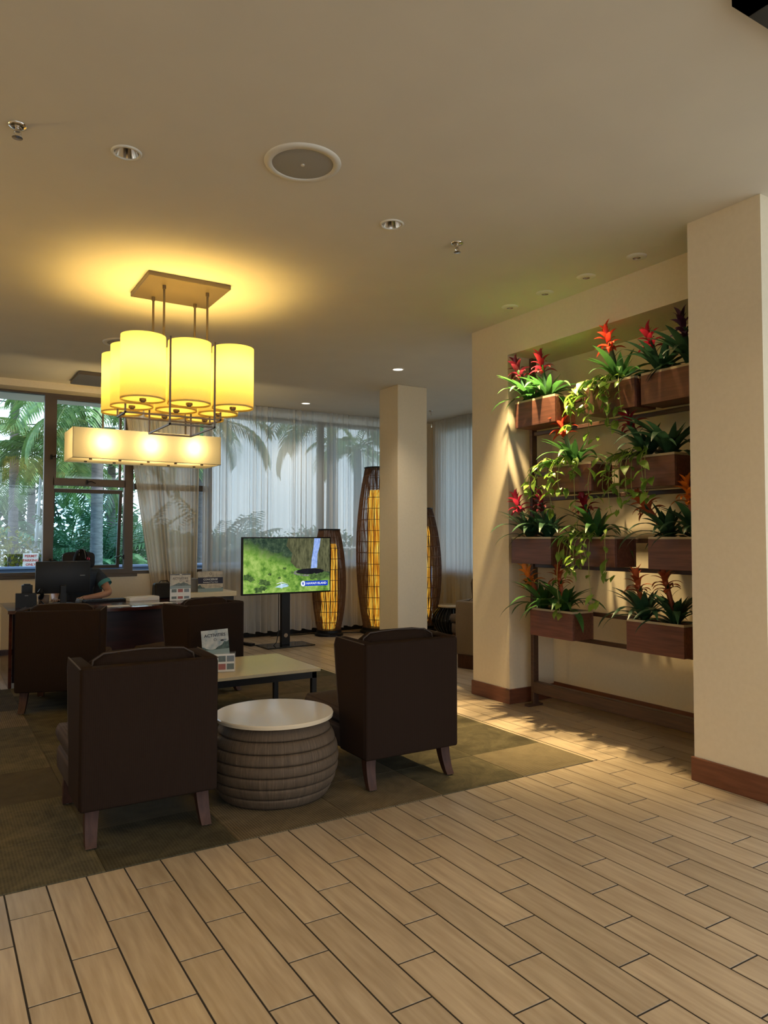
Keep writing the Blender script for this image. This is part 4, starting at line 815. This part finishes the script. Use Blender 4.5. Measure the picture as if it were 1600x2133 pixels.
for kx, (yc, row) in BOX.items():
    zt = TOPS[row]; lab = 'wooden ' + LB[kx]
    if p0 is None:
        p0 = thing('planter_box', lab, 'planter', (0, yc, zt), 0, 'wooden planter boxes on the rack'); h_ = .2375
        for nm, bb_ in (('front_board', (BX0, BX0 + .016, -h_, h_)), ('back_board', (BX1 - .016, BX1, -h_, h_)), ('end_board', (BX0 + .016, BX1 - .016, -h_, -h_ + .016)), ('end_board', (BX0 + .016, BX1 - .016, h_ - .016, h_))):
            obj(nm, MB().rbox(*bb_, -.225, -.016, .002, 1), 'boxwood', p0)
        i_ = .012; obj('lip', MB().box(BX0 + .002, BX0 + i_, -h_ + .002, h_ - .002, -.03, 0).box(BX1 - i_, BX1 - .002, -h_ + .002, h_ - .002, -.03, 0).box(BX0 + i_, BX1 - i_, -h_ + .002, -h_ + i_, -.03, 0).box(BX0 + i_, BX1 - i_, h_ - i_, h_ - .002, -.03, 0), 'liner', p0)
        obj('bottom', MB().box(BX0 + .016, BX1 - .016, -h_ + .016, h_ - .016, -.225, -.21), 'boxwood', p0)
        obj('soil', MB().grid(6, 10, lambda u, v: (BX0 + .016 + (BX1 - BX0 - .032) * u, (-h_ + .016) + (2 * h_ - .032) * v, -.03 + .008 * math.sin(u * 9 + v * 13))), 'soil', p0, 'full')
    else: dup(p0, (0, yc, zt), 0, lab)
# strap leaves
def strap(L_, w_, a0, a1, n=9, fold=.25, tip=.55):
    vs = []; x = z = 0
    for i in range(n + 1):
        f = i / n; a = a0 + (a1 - a0) * f ** .9; 
        if i: x += math.cos(a) * L_ / n; z += math.sin(a) * L_ / n
        wd = w_ * (1 - max(0, (f - tip) / (1 - tip)) ** 1.8) * (.75 + .25 * min(1, f * 5)); wd = max(wd, .001)
        up = Vector((-math.sin(a), 0, math.cos(a))) * wd * fold
        vs += [(x + up.x, -wd, z + up.z), (x, 0, z), (x + up.x, wd, z + up.z)]
    fs = []
    for i in range(n):
        for k in (0, 1): fs.append((i * 3 + k, i * 3 + k + 1, i * 3 + k + 4, i * 3 + k + 3))
    return MB().add(vs, fs)
LEAF = {}
for key, mt in (('a', 'brom'), ('d', 'brom_dark')):
    LEAF[key] = []
    for s in (strap(.40, .025, R(58), R(-60)), strap(.44, .023, R(72), R(-38)), strap(.36, .027, R(44), R(-75)), strap(.38, .026, R(78), R(15)), strap(.30, .029, R(84), R(55))):
        me = s.mesh('leaf', 'full'); me.materials.append(M[mt]); LEAF[key].append(me)
BRACT = {}
def bract(mk):
    if mk not in BRACT:
        BRACT[mk] = []
        for s in (strap(.135, .019, R(62), R(-40), 6, .35, .4), strap(.115, .019, R(76), R(5), 6, .4, .4), strap(.095, .018, R(86), R(50), 6, .5, .45)):
            me = s.mesh('bract', 'full'); me.materials.append(M[mk]); BRACT[mk].append(me)
    return BRACT[mk]
def bromeliad(box, yb, yh, zh, bm_, label, n=24, key='a', xb=4.37, xh=None, seed=0, size=1.0):
    r_ = random.Random(seed); zt = TOPS[BOX[box][1]] - .03
    t = thing('bromeliad', label, 'plant', (xb, yb, zt), 0)
    for i in range(n):
        a = i * 2.399 + r_.uniform(-.2, .2); f = i / n; k = (2, 0, 1, 0, 3)[i % 5] if f < .8 else r_.choice((3, 4))
        s_ = size * r_.uniform(.8, 1.1) * (1 if f < .8 else .9)
        if math.cos(a) > .35: s_ *= .8; k = r_.choice((1, 3, 4))     # leaves toward the niche back stay short
        if yb + .33 * s_ * math.sin(a) < 2.90: k = 4; s_ = min(s_, .75)
        if yb + .13 * s_ * math.sin(a) < 2.89: continue
        if yb + .36 * s_ * math.sin(a) > 4.95 and math.cos(a) > -.3: k = 4; s_ = min(s_, .7)
        if yb + .13 * s_ * math.sin(a) > 4.965 and math.cos(a) > -.3: continue
        M4 = Matrix.Translation((.012 * math.cos(a), .012 * math.sin(a), .012 * f)) @ Matrix.Rotation(a, 4, 'Z') @ Matrix.Diagonal((s_, s_ * 1.1, s_, 1))
        link('leaf', LEAF[key][k], None, t, M4)
    if bm_:
        xh = xb - .03 if xh is None else xh; d = Vector((xh - xb, yh - yb, zh - zt)); pts = [d * f + Vector((0, 0, .02 * math.sin(f * 3.14))) for f in (0, .25, .5, .75, .92, 1)]
        st = obj('flower_stalk', MB().tube(pts, [.016, .018, .018, .016, .012, .006], 8), 'brom_dark' if bm_ not in ('b_orange', 'b_rust') else 'b_rust', t, 'full')
        q = d.to_track_quat('Z', 'Y').to_matrix().to_4x4(); BR = bract(bm_); gl = LEAF[key]
        for i in range(20):
            f = .62 + .40 * i / 19; a = i * 2.399 + r_.uniform(-.3, .3); k = 0 if i < 8 else (1 if i < 14 else 2); s_ = .80 + .25 * r_.random()
            M4 = Matrix.Translation(d * f) @ q @ Matrix.Rotation(a, 4, 'Z') @ Matrix.Translation((.008, 0, 0)) @ Matrix.Diagonal((s_, s_ * 1.1, s_, 1))
            link('bract', BR[k], None, st, M4)
        for i in range(6):
            f = .25 + .32 * i / 5; a = i * 2.399 + 1; s_ = .33; M4 = Matrix.Translation(d * f) @ q @ Matrix.Rotation(a, 4, 'Z') @ Matrix.Diagonal((s_, s_, s_, 1)); link('stalk_leaf', gl[3], None, st, M4)
    return t
for i, a in enumerate((
    ('1L', 4.70, 4.84, 2.985, 'b_dark', 'bromeliad with maroon flower at the far end of the top row'),
    ('1L', 4.48, 4.54, 2.975, 'b_crim', 'bromeliad with crimson flower second from the far end of the top row'),
    ('1M', 3.73, 3.83, 3.02, 'b_red', 'bromeliad with tall bright red flower in the middle of the top row'),
    ('1R', 3.36, 3.45, 2.92, 'b_crim', 'bromeliad with crimson flower near the pier in the top row'),
    ('1R', 3.12, 3.17, 2.96, 'b_purple', 'bromeliad with dark purple flower cut off by the pier in the top row'),
    ('2L', 4.19, 4.32, 2.43, 'b_red', 'bromeliad with scarlet flower above the second row far box'),
    ('2R', 3.50, 3.64, 2.36, 'b_crim', 'bromeliad with magenta red flower in the second row near box'),
    ('2R', 3.30, 3.3, 2.3, None, 'flowerless bromeliad with tall dark leaves in the second row near box'),
    ('3L', 4.71, 4.85, 1.81, 'b_pink', 'bromeliad with pink flower at the far end of the third row'),
    ('3L', 4.49, 4.555, 1.82, 'b_dark', 'bromeliad with dark maroon flower second in the third row'),
    ('3M', 3.97, 4.08, 1.775, 'b_crim', 'bromeliad with red flower in the middle of the third row'),
    ('3R', 3.32, 3.53, 1.75, 'b_rust', 'bromeliad with faded coral flower leaning left in the third row'),
    ('3R', 3.10, 3.15, 1.83, 'b_orange', 'bromeliad with orange flower cut off by the pier in the third row'),
    ('4L', 4.55, 4.73, 1.19, 'b_orange', 'bromeliad with orange flower at the far end of the bottom row'),
    ('4L', 4.31, 4.352, 1.195, 'b_rust', 'bromeliad with rust flower second in the bottom row'),
    ('4R', 3.53, 3.572, 1.18, 'b_rust', 'bromeliad with upright coral flower left in the dark bottom box'),
    ('4R', 3.27, 3.343, 1.225, 'b_rust', 'bromeliad with coral flower right in the dark bottom box'))):
    bromeliad(*a, seed=20 + i, key='a' if a[0] in ('1L', '1M', '4L', '3M', '2L') else 'd', size=1.0 if i != 7 else 1.15)
# pothos: heart leaves on trailing stems
def heart(L_, w_, cup):
    vs = []; n = 6
    for i in range(n + 1):
        f = i / n; wd = w_ * (math.sin(math.pi * min(f * .93 + .10, 1)) ** .75) * (1 - .35 * f); x = L_ * f - (.012 if i == 0 else 0); z = -cup * f * f
        vs += [(x - (.018 if i == 0 else 0), -wd, z + .25 * wd), (x, 0, z), (x - (.018 if i == 0 else 0), wd, z + .25 * wd)]
    return MB().add(vs, [(i * 3 + k, i * 3 + k + 1, i * 3 + k + 4, i * 3 + k + 3) for i in range(n) for k in (0, 1)])
HE = []
for a in ((.075, .027, .03), (.06, .024, .02), (.09, .030, .045)):
    me = heart(*a).mesh('leaf', 'full'); me.materials.append(M['pothos']); HE.append(me)
def pothos(box, yc, label, nv, nl, seed, long=(), spread=.22):
    nl += 3
    r_ = random.Random(seed); zt = TOPS[BOX[box][1]] - .02; t = thing('pothos', label, 'plant', (4.34, yc, zt), 0)
    for k in range(nv):
        s = (k / (nv - 1) - .5) * 2; drop = r_.uniform(.08, .30); out = r_.uniform(.10, .20); y1 = s * spread + r_.uniform(-.05, .05)
        if k < len(long): drop, y1 = long[k]; out = .13
        p = [Vector((-.02, y1 * .35, 0)), Vector((-out * .5, y1 * .7, .05 + r_.uniform(0, .05))), Vector((-out, y1 * .95, -.01)), Vector((-out * 1.05, y1 * 1.05, -drop * .55)), Vector((-out * .95, y1 * 1.05 + r_.uniform(-.03, .03), -drop)), Vector((-out * .8, y1 + r_.choice((-1, 1)) * .05, -drop + .03))]
        pts = []
        for i in range(len(p) - 1):
            for f in (0, .33, .66): pts.append(p[i].lerp(p[i + 1], f))
        pts.append(p[-1]); pts = [pts[0]] + [(pts[i - 1] + pts[i] * 2 + pts[i + 1]) / 4 for i in range(1, len(pts) - 1)] + [pts[-1]]
        vn = obj('vine', MB().tube(pts, .0026, 5), 'vine', t, 'full')
        for j in range(nl):
            q = pts[min(len(pts) - 1, int((j + .6) / nl * len(pts)))]; a = math.pi + s * .8 + (1 if j % 2 else -1) * r_.uniform(.2, 1.9); s_ = r_.uniform(.55, 1.2)
            M4 = Matrix.Translation(q) @ Matrix.Rotation(a, 4, 'Z') @ Matrix.Rotation(r_.uniform(.05, .75), 4, 'Y') @ Matrix.Rotation(r_.uniform(-.5, .5), 4, 'X') @ Matrix.Diagonal((s_, s_, s_, 1))
            link('leaf', r_.choice(HE), None, t, M4)
pothos('1M', 3.76, 'sunlit yellow green pothos spilling from the top row', 11, 6, 3, ((.33, -.05), (.42, .12), (.30, .30)), .36)
pothos('2L', 4.16, 'pothos trailing from the second row far box', 9, 5, 4, ((.52, -.12), (.36, .14), (.20, .38)), .30)
pothos('2R', 3.50, 'pothos trailing over the front of the second row near box', 10, 5, 5, ((.33, .1), (.30, -.12), (.40, .2)), .30)
pothos('3M', 3.92, 'pothos trailing from the middle of the third row down past the bottom box', 9, 5, 6, ((.60, .30), (.50, -.02), (.3, -.18)), .28)

# ================================================================== GARDEN OUTSIDE
struct('ground', MB().box(-30, 60, 10.52, 70, -.5, -.2).box(-30, -3.3, -14, 10.52, -.5, -.2).box(-3.3, 60, -30, -4.05, -.5, -.2).box(8.25, 60, -4.05, 10.52, -.5, -.2), 'lawn')
def frond(L_, nl, ll, a0, a1, m, w_=.018):
    b = MB(); pts = []; x = z = 0; n = 12
    for i in range(n + 1):
        f = i / n; a = a0 + (a1 - a0) * f
        if i: x += math.cos(a) * L_ / n; z += math.sin(a) * L_ / n
        pts.append((Vector((x, 0, z)), a))
    b.tube([p for p, _ in pts], [.022 * (1 - .8 * i / n) for i in range(n + 1)], 4, False)
    for j in range(nl):
        f = .14 + .84 * j / (nl - 1); q = f * n; i = min(int(q), n - 1); p = pts[i][0].lerp(pts[i + 1][0], q - i); a = pts[i][1]
        l_ = ll * (math.sin(math.pi * (.18 + .74 * f)) ** .6); T = Vector((math.cos(a), 0, math.sin(a)))
        for s in (-1, 1):
            d = (T * .62 + Vector((0, s * .85, 0)) + Vector((0, 0, -.25))).normalized(); e = p + d * l_ * .55; g = p + d * l_ + Vector((0, 0, -.28 * l_)); wv = Vector((-d.y, d.x, 0)).normalized() * w_ + Vector((0, 0, w_ * .4))
            b.add([p - wv * .4, p + wv * .4, e + wv, g, e - wv], [(0, 1, 2, 4), (2, 3, 4)])
    me = b.mesh('frond'); me.materials.append(M[m]); return me
FR = [frond(2.3, 34, .62, R(58), R(-52), 'palm', .022), frond(2.1, 32, .58, R(35), R(-75), 'palm', .022), frond(2.3, 34, .6, R(72), R(-12), 'palm2', .022)]
FA = [frond(1.7, 22, .46, R(82), R(10), 'hedge', .024), frond(1.5, 22, .42, R(74), R(-28), 'palm2', .024), frond(1.8, 24, .48, R(86), R(40), 'hedge', .024)]
def palm(x, y, h, r, label, nf=15, seed=0, hide=False):
    r_ = random.Random(seed); t = thing('palm_tree', label, 'tree', (x, y, -.2)); pr_ = []; nz_ = int(h / .09)
    for i in range(nz_ + 1):
        z = h * i / nz_; q = r * (1.12 - .25 * i / nz_); pr_ += [(q * 1.04, z), (q * .95, z + .05)]
    obj('trunk', MB().lathe(pr_, 14), 'trunk', t, True)
    for i in range(nf):
        a = i * 2.399 + r_.uniform(-.2, .2); s_ = r_.uniform(.85, 1.2); M4 = Matrix.Translation((0, 0, h)) @ Matrix.Rotation(a, 4, 'Z') @ Matrix.Rotation(r_.uniform(-.15, .35), 4, 'Y') @ Matrix.Diagonal((s_, s_, s_, 1)); link('frond', FR[i % 3], None, t, M4)
palm(1.72, 20, 5.6, .11, 'palm with ringed trunk in the big left window pane', 15, 1); palm(2.99, 16.4, 4.3, .125, 'palm with ringed trunk behind the tilted window sash', 16, 2)
palm(2.2, 17.9, 3.5, .09, 'slender palm with low crown just left of the window mullion', 17, 8); palm(.7, 23.5, 4.2, .13, 'palm at the far left edge of the big window pane', 16, 9); palm(4.5, 22.5, 3.7, .13, 'palm with low crown right of the tilted sash', 16, 11)
palm(2.75, 26, 3.6, .13, 'farther palm with drooping fronds between the two ringed trunks', 16, 3); palm(5.6, 17.5, 4.4, .14, 'palm behind the gathered curtain left of the television', 15, 4)
palm(9.4, 18, 4.8, .15, 'palm seen faintly through the sheer curtain above the television', 15, 5); palm(12.5, 22, 4.6, .15, 'palm seen faintly through the sheer curtain near the column', 15, 6)
def clump(x, y, n_, label, seed, s0=1):
    r_ = random.Random(seed); t = thing('areca_palm', label, 'plant', (x, y, -.2))
    for i in range(n_):
        a = i * 2.399; s_ = s0 * r_.uniform(.8, 1.3); M4 = Matrix.Translation((r_.uniform(-.2, .2), r_.uniform(-.2, .2), r_.uniform(0, .5))) @ Matrix.Rotation(a, 4, 'Z') @ Matrix.Rotation(r_.uniform(-.1, .25), 4, 'Y') @ Matrix.Diagonal((s_, s_, s_, 1)); link('frond', FA[i % 3], None, t, M4)
    b = MB()
    for i in range(7): a = i * .9; b.tube([(.1 * math.cos(a), .1 * math.sin(a), 0), (.25 * math.cos(a), .25 * math.sin(a), .9)], .025, 6)
    obj('stems', b, 'vine', t, True)
clump(3.45, 18.7, 22, 'leafy areca palm clump low behind the tilted sash', 1, 1.1); clump(4.05, 18.6, 20, 'leafy areca palm clump right of the ringed trunk', 2, 1.2); clump(3.15, 21.5, 20, 'areca palm clump beside the far drooping palm', 3, 1.3); clump(6.6, 18.5, 20, 'areca palm clump behind the gathered curtain', 4, 1.3)
def shrub(x, y, rx, ry, rz, n_, m, label, seed, ls_=.13):
    r_ = random.Random(seed); t = thing('shrub', label, 'shrub', (x, y, -.2)); b = MB()
    for i in range(n_):
        u = r_.uniform(-1, 1); a = r_.uniform(0, 6.283); k = math.sqrt(1 - u * u); q = r_.uniform(.55, 1.0) * (1 + .15 * math.sin(3 * a + seed) * k)
        c = Vector((rx * q * k * math.cos(a), ry * q * k * math.sin(a), max(.05, rz * (1 + q * u)))); d = Vector((r_.uniform(-1, 1), r_.uniform(-1, 1), r_.uniform(-.9, .5))).normalized(); s_ = d.cross(Vector((0, 0, 1))).normalized() * ls_ * .28; L_ = ls_ * r_.uniform(.7, 1.4)
        b.add([c, c + d * L_ * .5 + s_, c + d * L_, c + d * L_ * .5 - s_], [(0, 1, 2, 3)])
    q = obj('foliage', b, m, t); q['kind'] = 'stuff'; b = MB()
    for i in range(5): a = i * 1.26; b.tube([(0, 0, 0), (rx * .3 * math.cos(a), ry * .3 * math.sin(a), rz), (rx * .5 * math.cos(a), ry * .5 * math.sin(a), rz * 1.5)], .03, 5)
    obj('stem', b, 'trunk', t)
shrub(1.5, 19.0, .75, .6, .95, 1500, 'croton', 'yellow green croton bush low in the left window pane', 1); shrub(2.35, 19.6, .5, .5, .75, 800, 'hedge', 'dark green bush right of the yellow croton', 2)
for i, (x, y, rx, rz, lab) in enumerate(((1.2, 30, 2.4, 1.9, 'rounded green tree far behind the left trunk'), (4.6, 29, 2.6, 2.3, 'rounded green tree far behind the tilted sash'), (8.2, 34, 3, 1.1, 'rounded green tree far behind the gathered curtain'), (13.5, 36, 3, 1.0, 'rounded green tree far behind the television'), (19, 38, 3.2, 1.1, 'rounded green tree far behind the short woven lamp'), (26, 38, 3.2, 1.1, 'rounded green tree far behind the column'), (24, 19, 2.4, 1.1, 'rounded green tree outside the side curtain'), (22, 11.5, 2.4, 1.0, 'rounded green tree outside the side wall windows'))): shrub(x, y, rx, 1.6, rz, 2200, 'hedge', lab, 10 + i, .34)
fc = thing('garden_fence', 'white picket fence across the garden below the palms', 'fence', (0, 21.2, -.2))
for z in (.85, 1.3): obj('rail', MB().box(-4, 14, -.02, .02, z, z + .05), 'fence', fc)
pm = MB().box(-.02, .02, -.035, -.02, .2, 1.38).mesh('picket')
for k in range(90): link('picket', pm, 'fence', fc, Matrix.Translation((-1.5 + k * .14, 0, 0)))
o = obj('low_wall', MB().rbox(-6, 14, 14.5, 14.7, -.2, .90, .02), 'bluewall'); tag(o, 'low blue-grey wall outside just above the window sill', 'wall'); obj('coping', MB().rbox(-6, 14, 14.46, 14.74, .90, .94, .005), 'bluewall', o)
ps_ = thing('parking_sign', 'white permit parking sign with red lettering on the fence', 'sign', (1.95, 18.4, .76), R(0)); obj('panel', MB().rbox(-.16, .16, -.01, .01, .02, .34, .004, 1), 'fence', ps_); obj('stake', MB().box(-.02, .02, .012, .03, -1.0, .4), 'pole', ps_)
for k, s_ in enumerate(('PERMIT', 'PARKING', 'ONLY')): text('lettering', s_, .078, 'redtext', ps_, TR(0, -.013, .275 - k * .095), 1, .002)
lp = thing('lamp_post', 'slim grey lamp post with flat head left of the window mullion', 'lamp post', (2.06, 19.2, -.2)); obj('pole', MB().cyl((0, 0, 0), (.22, 0, 4.05), .045, 12, .03), 'pole', lp, True); obj('head', MB().rbox(-.05, .5, -.09, .09, 4.02, 4.10, .02), 'pole', lp)
gl_ = thing('globe_lamp', 'white globe garden lamp beside the window mullion', 'lamp post', (2.28, 19.4, -.2)); obj('globe', MB().lathe([(0.001, 1.62), (.1, 1.66), (.145, 1.78), (.15, 1.85), (.11, 1.98), (.001, 2.02)], 24), 'fence', gl_, 'full'); obj('pole', MB().cyl((0, 0, 0), (0, 0, 1.63), .03), 'pole', gl_, True)
wi = obj('overhead_wire', MB().tube([(-6, 24, 5.9), (0, 24, 5.45), (4, 24, 5.4), (12, 24, 5.9)], .02, 5).tube([(-6, 24.2, 4.9), (0, 24.2, 4.75), (6, 24.2, 4.95)], .02, 5), 'black'); tag(wi, 'dark overhead wires crossing the garden between the palms', 'wire')
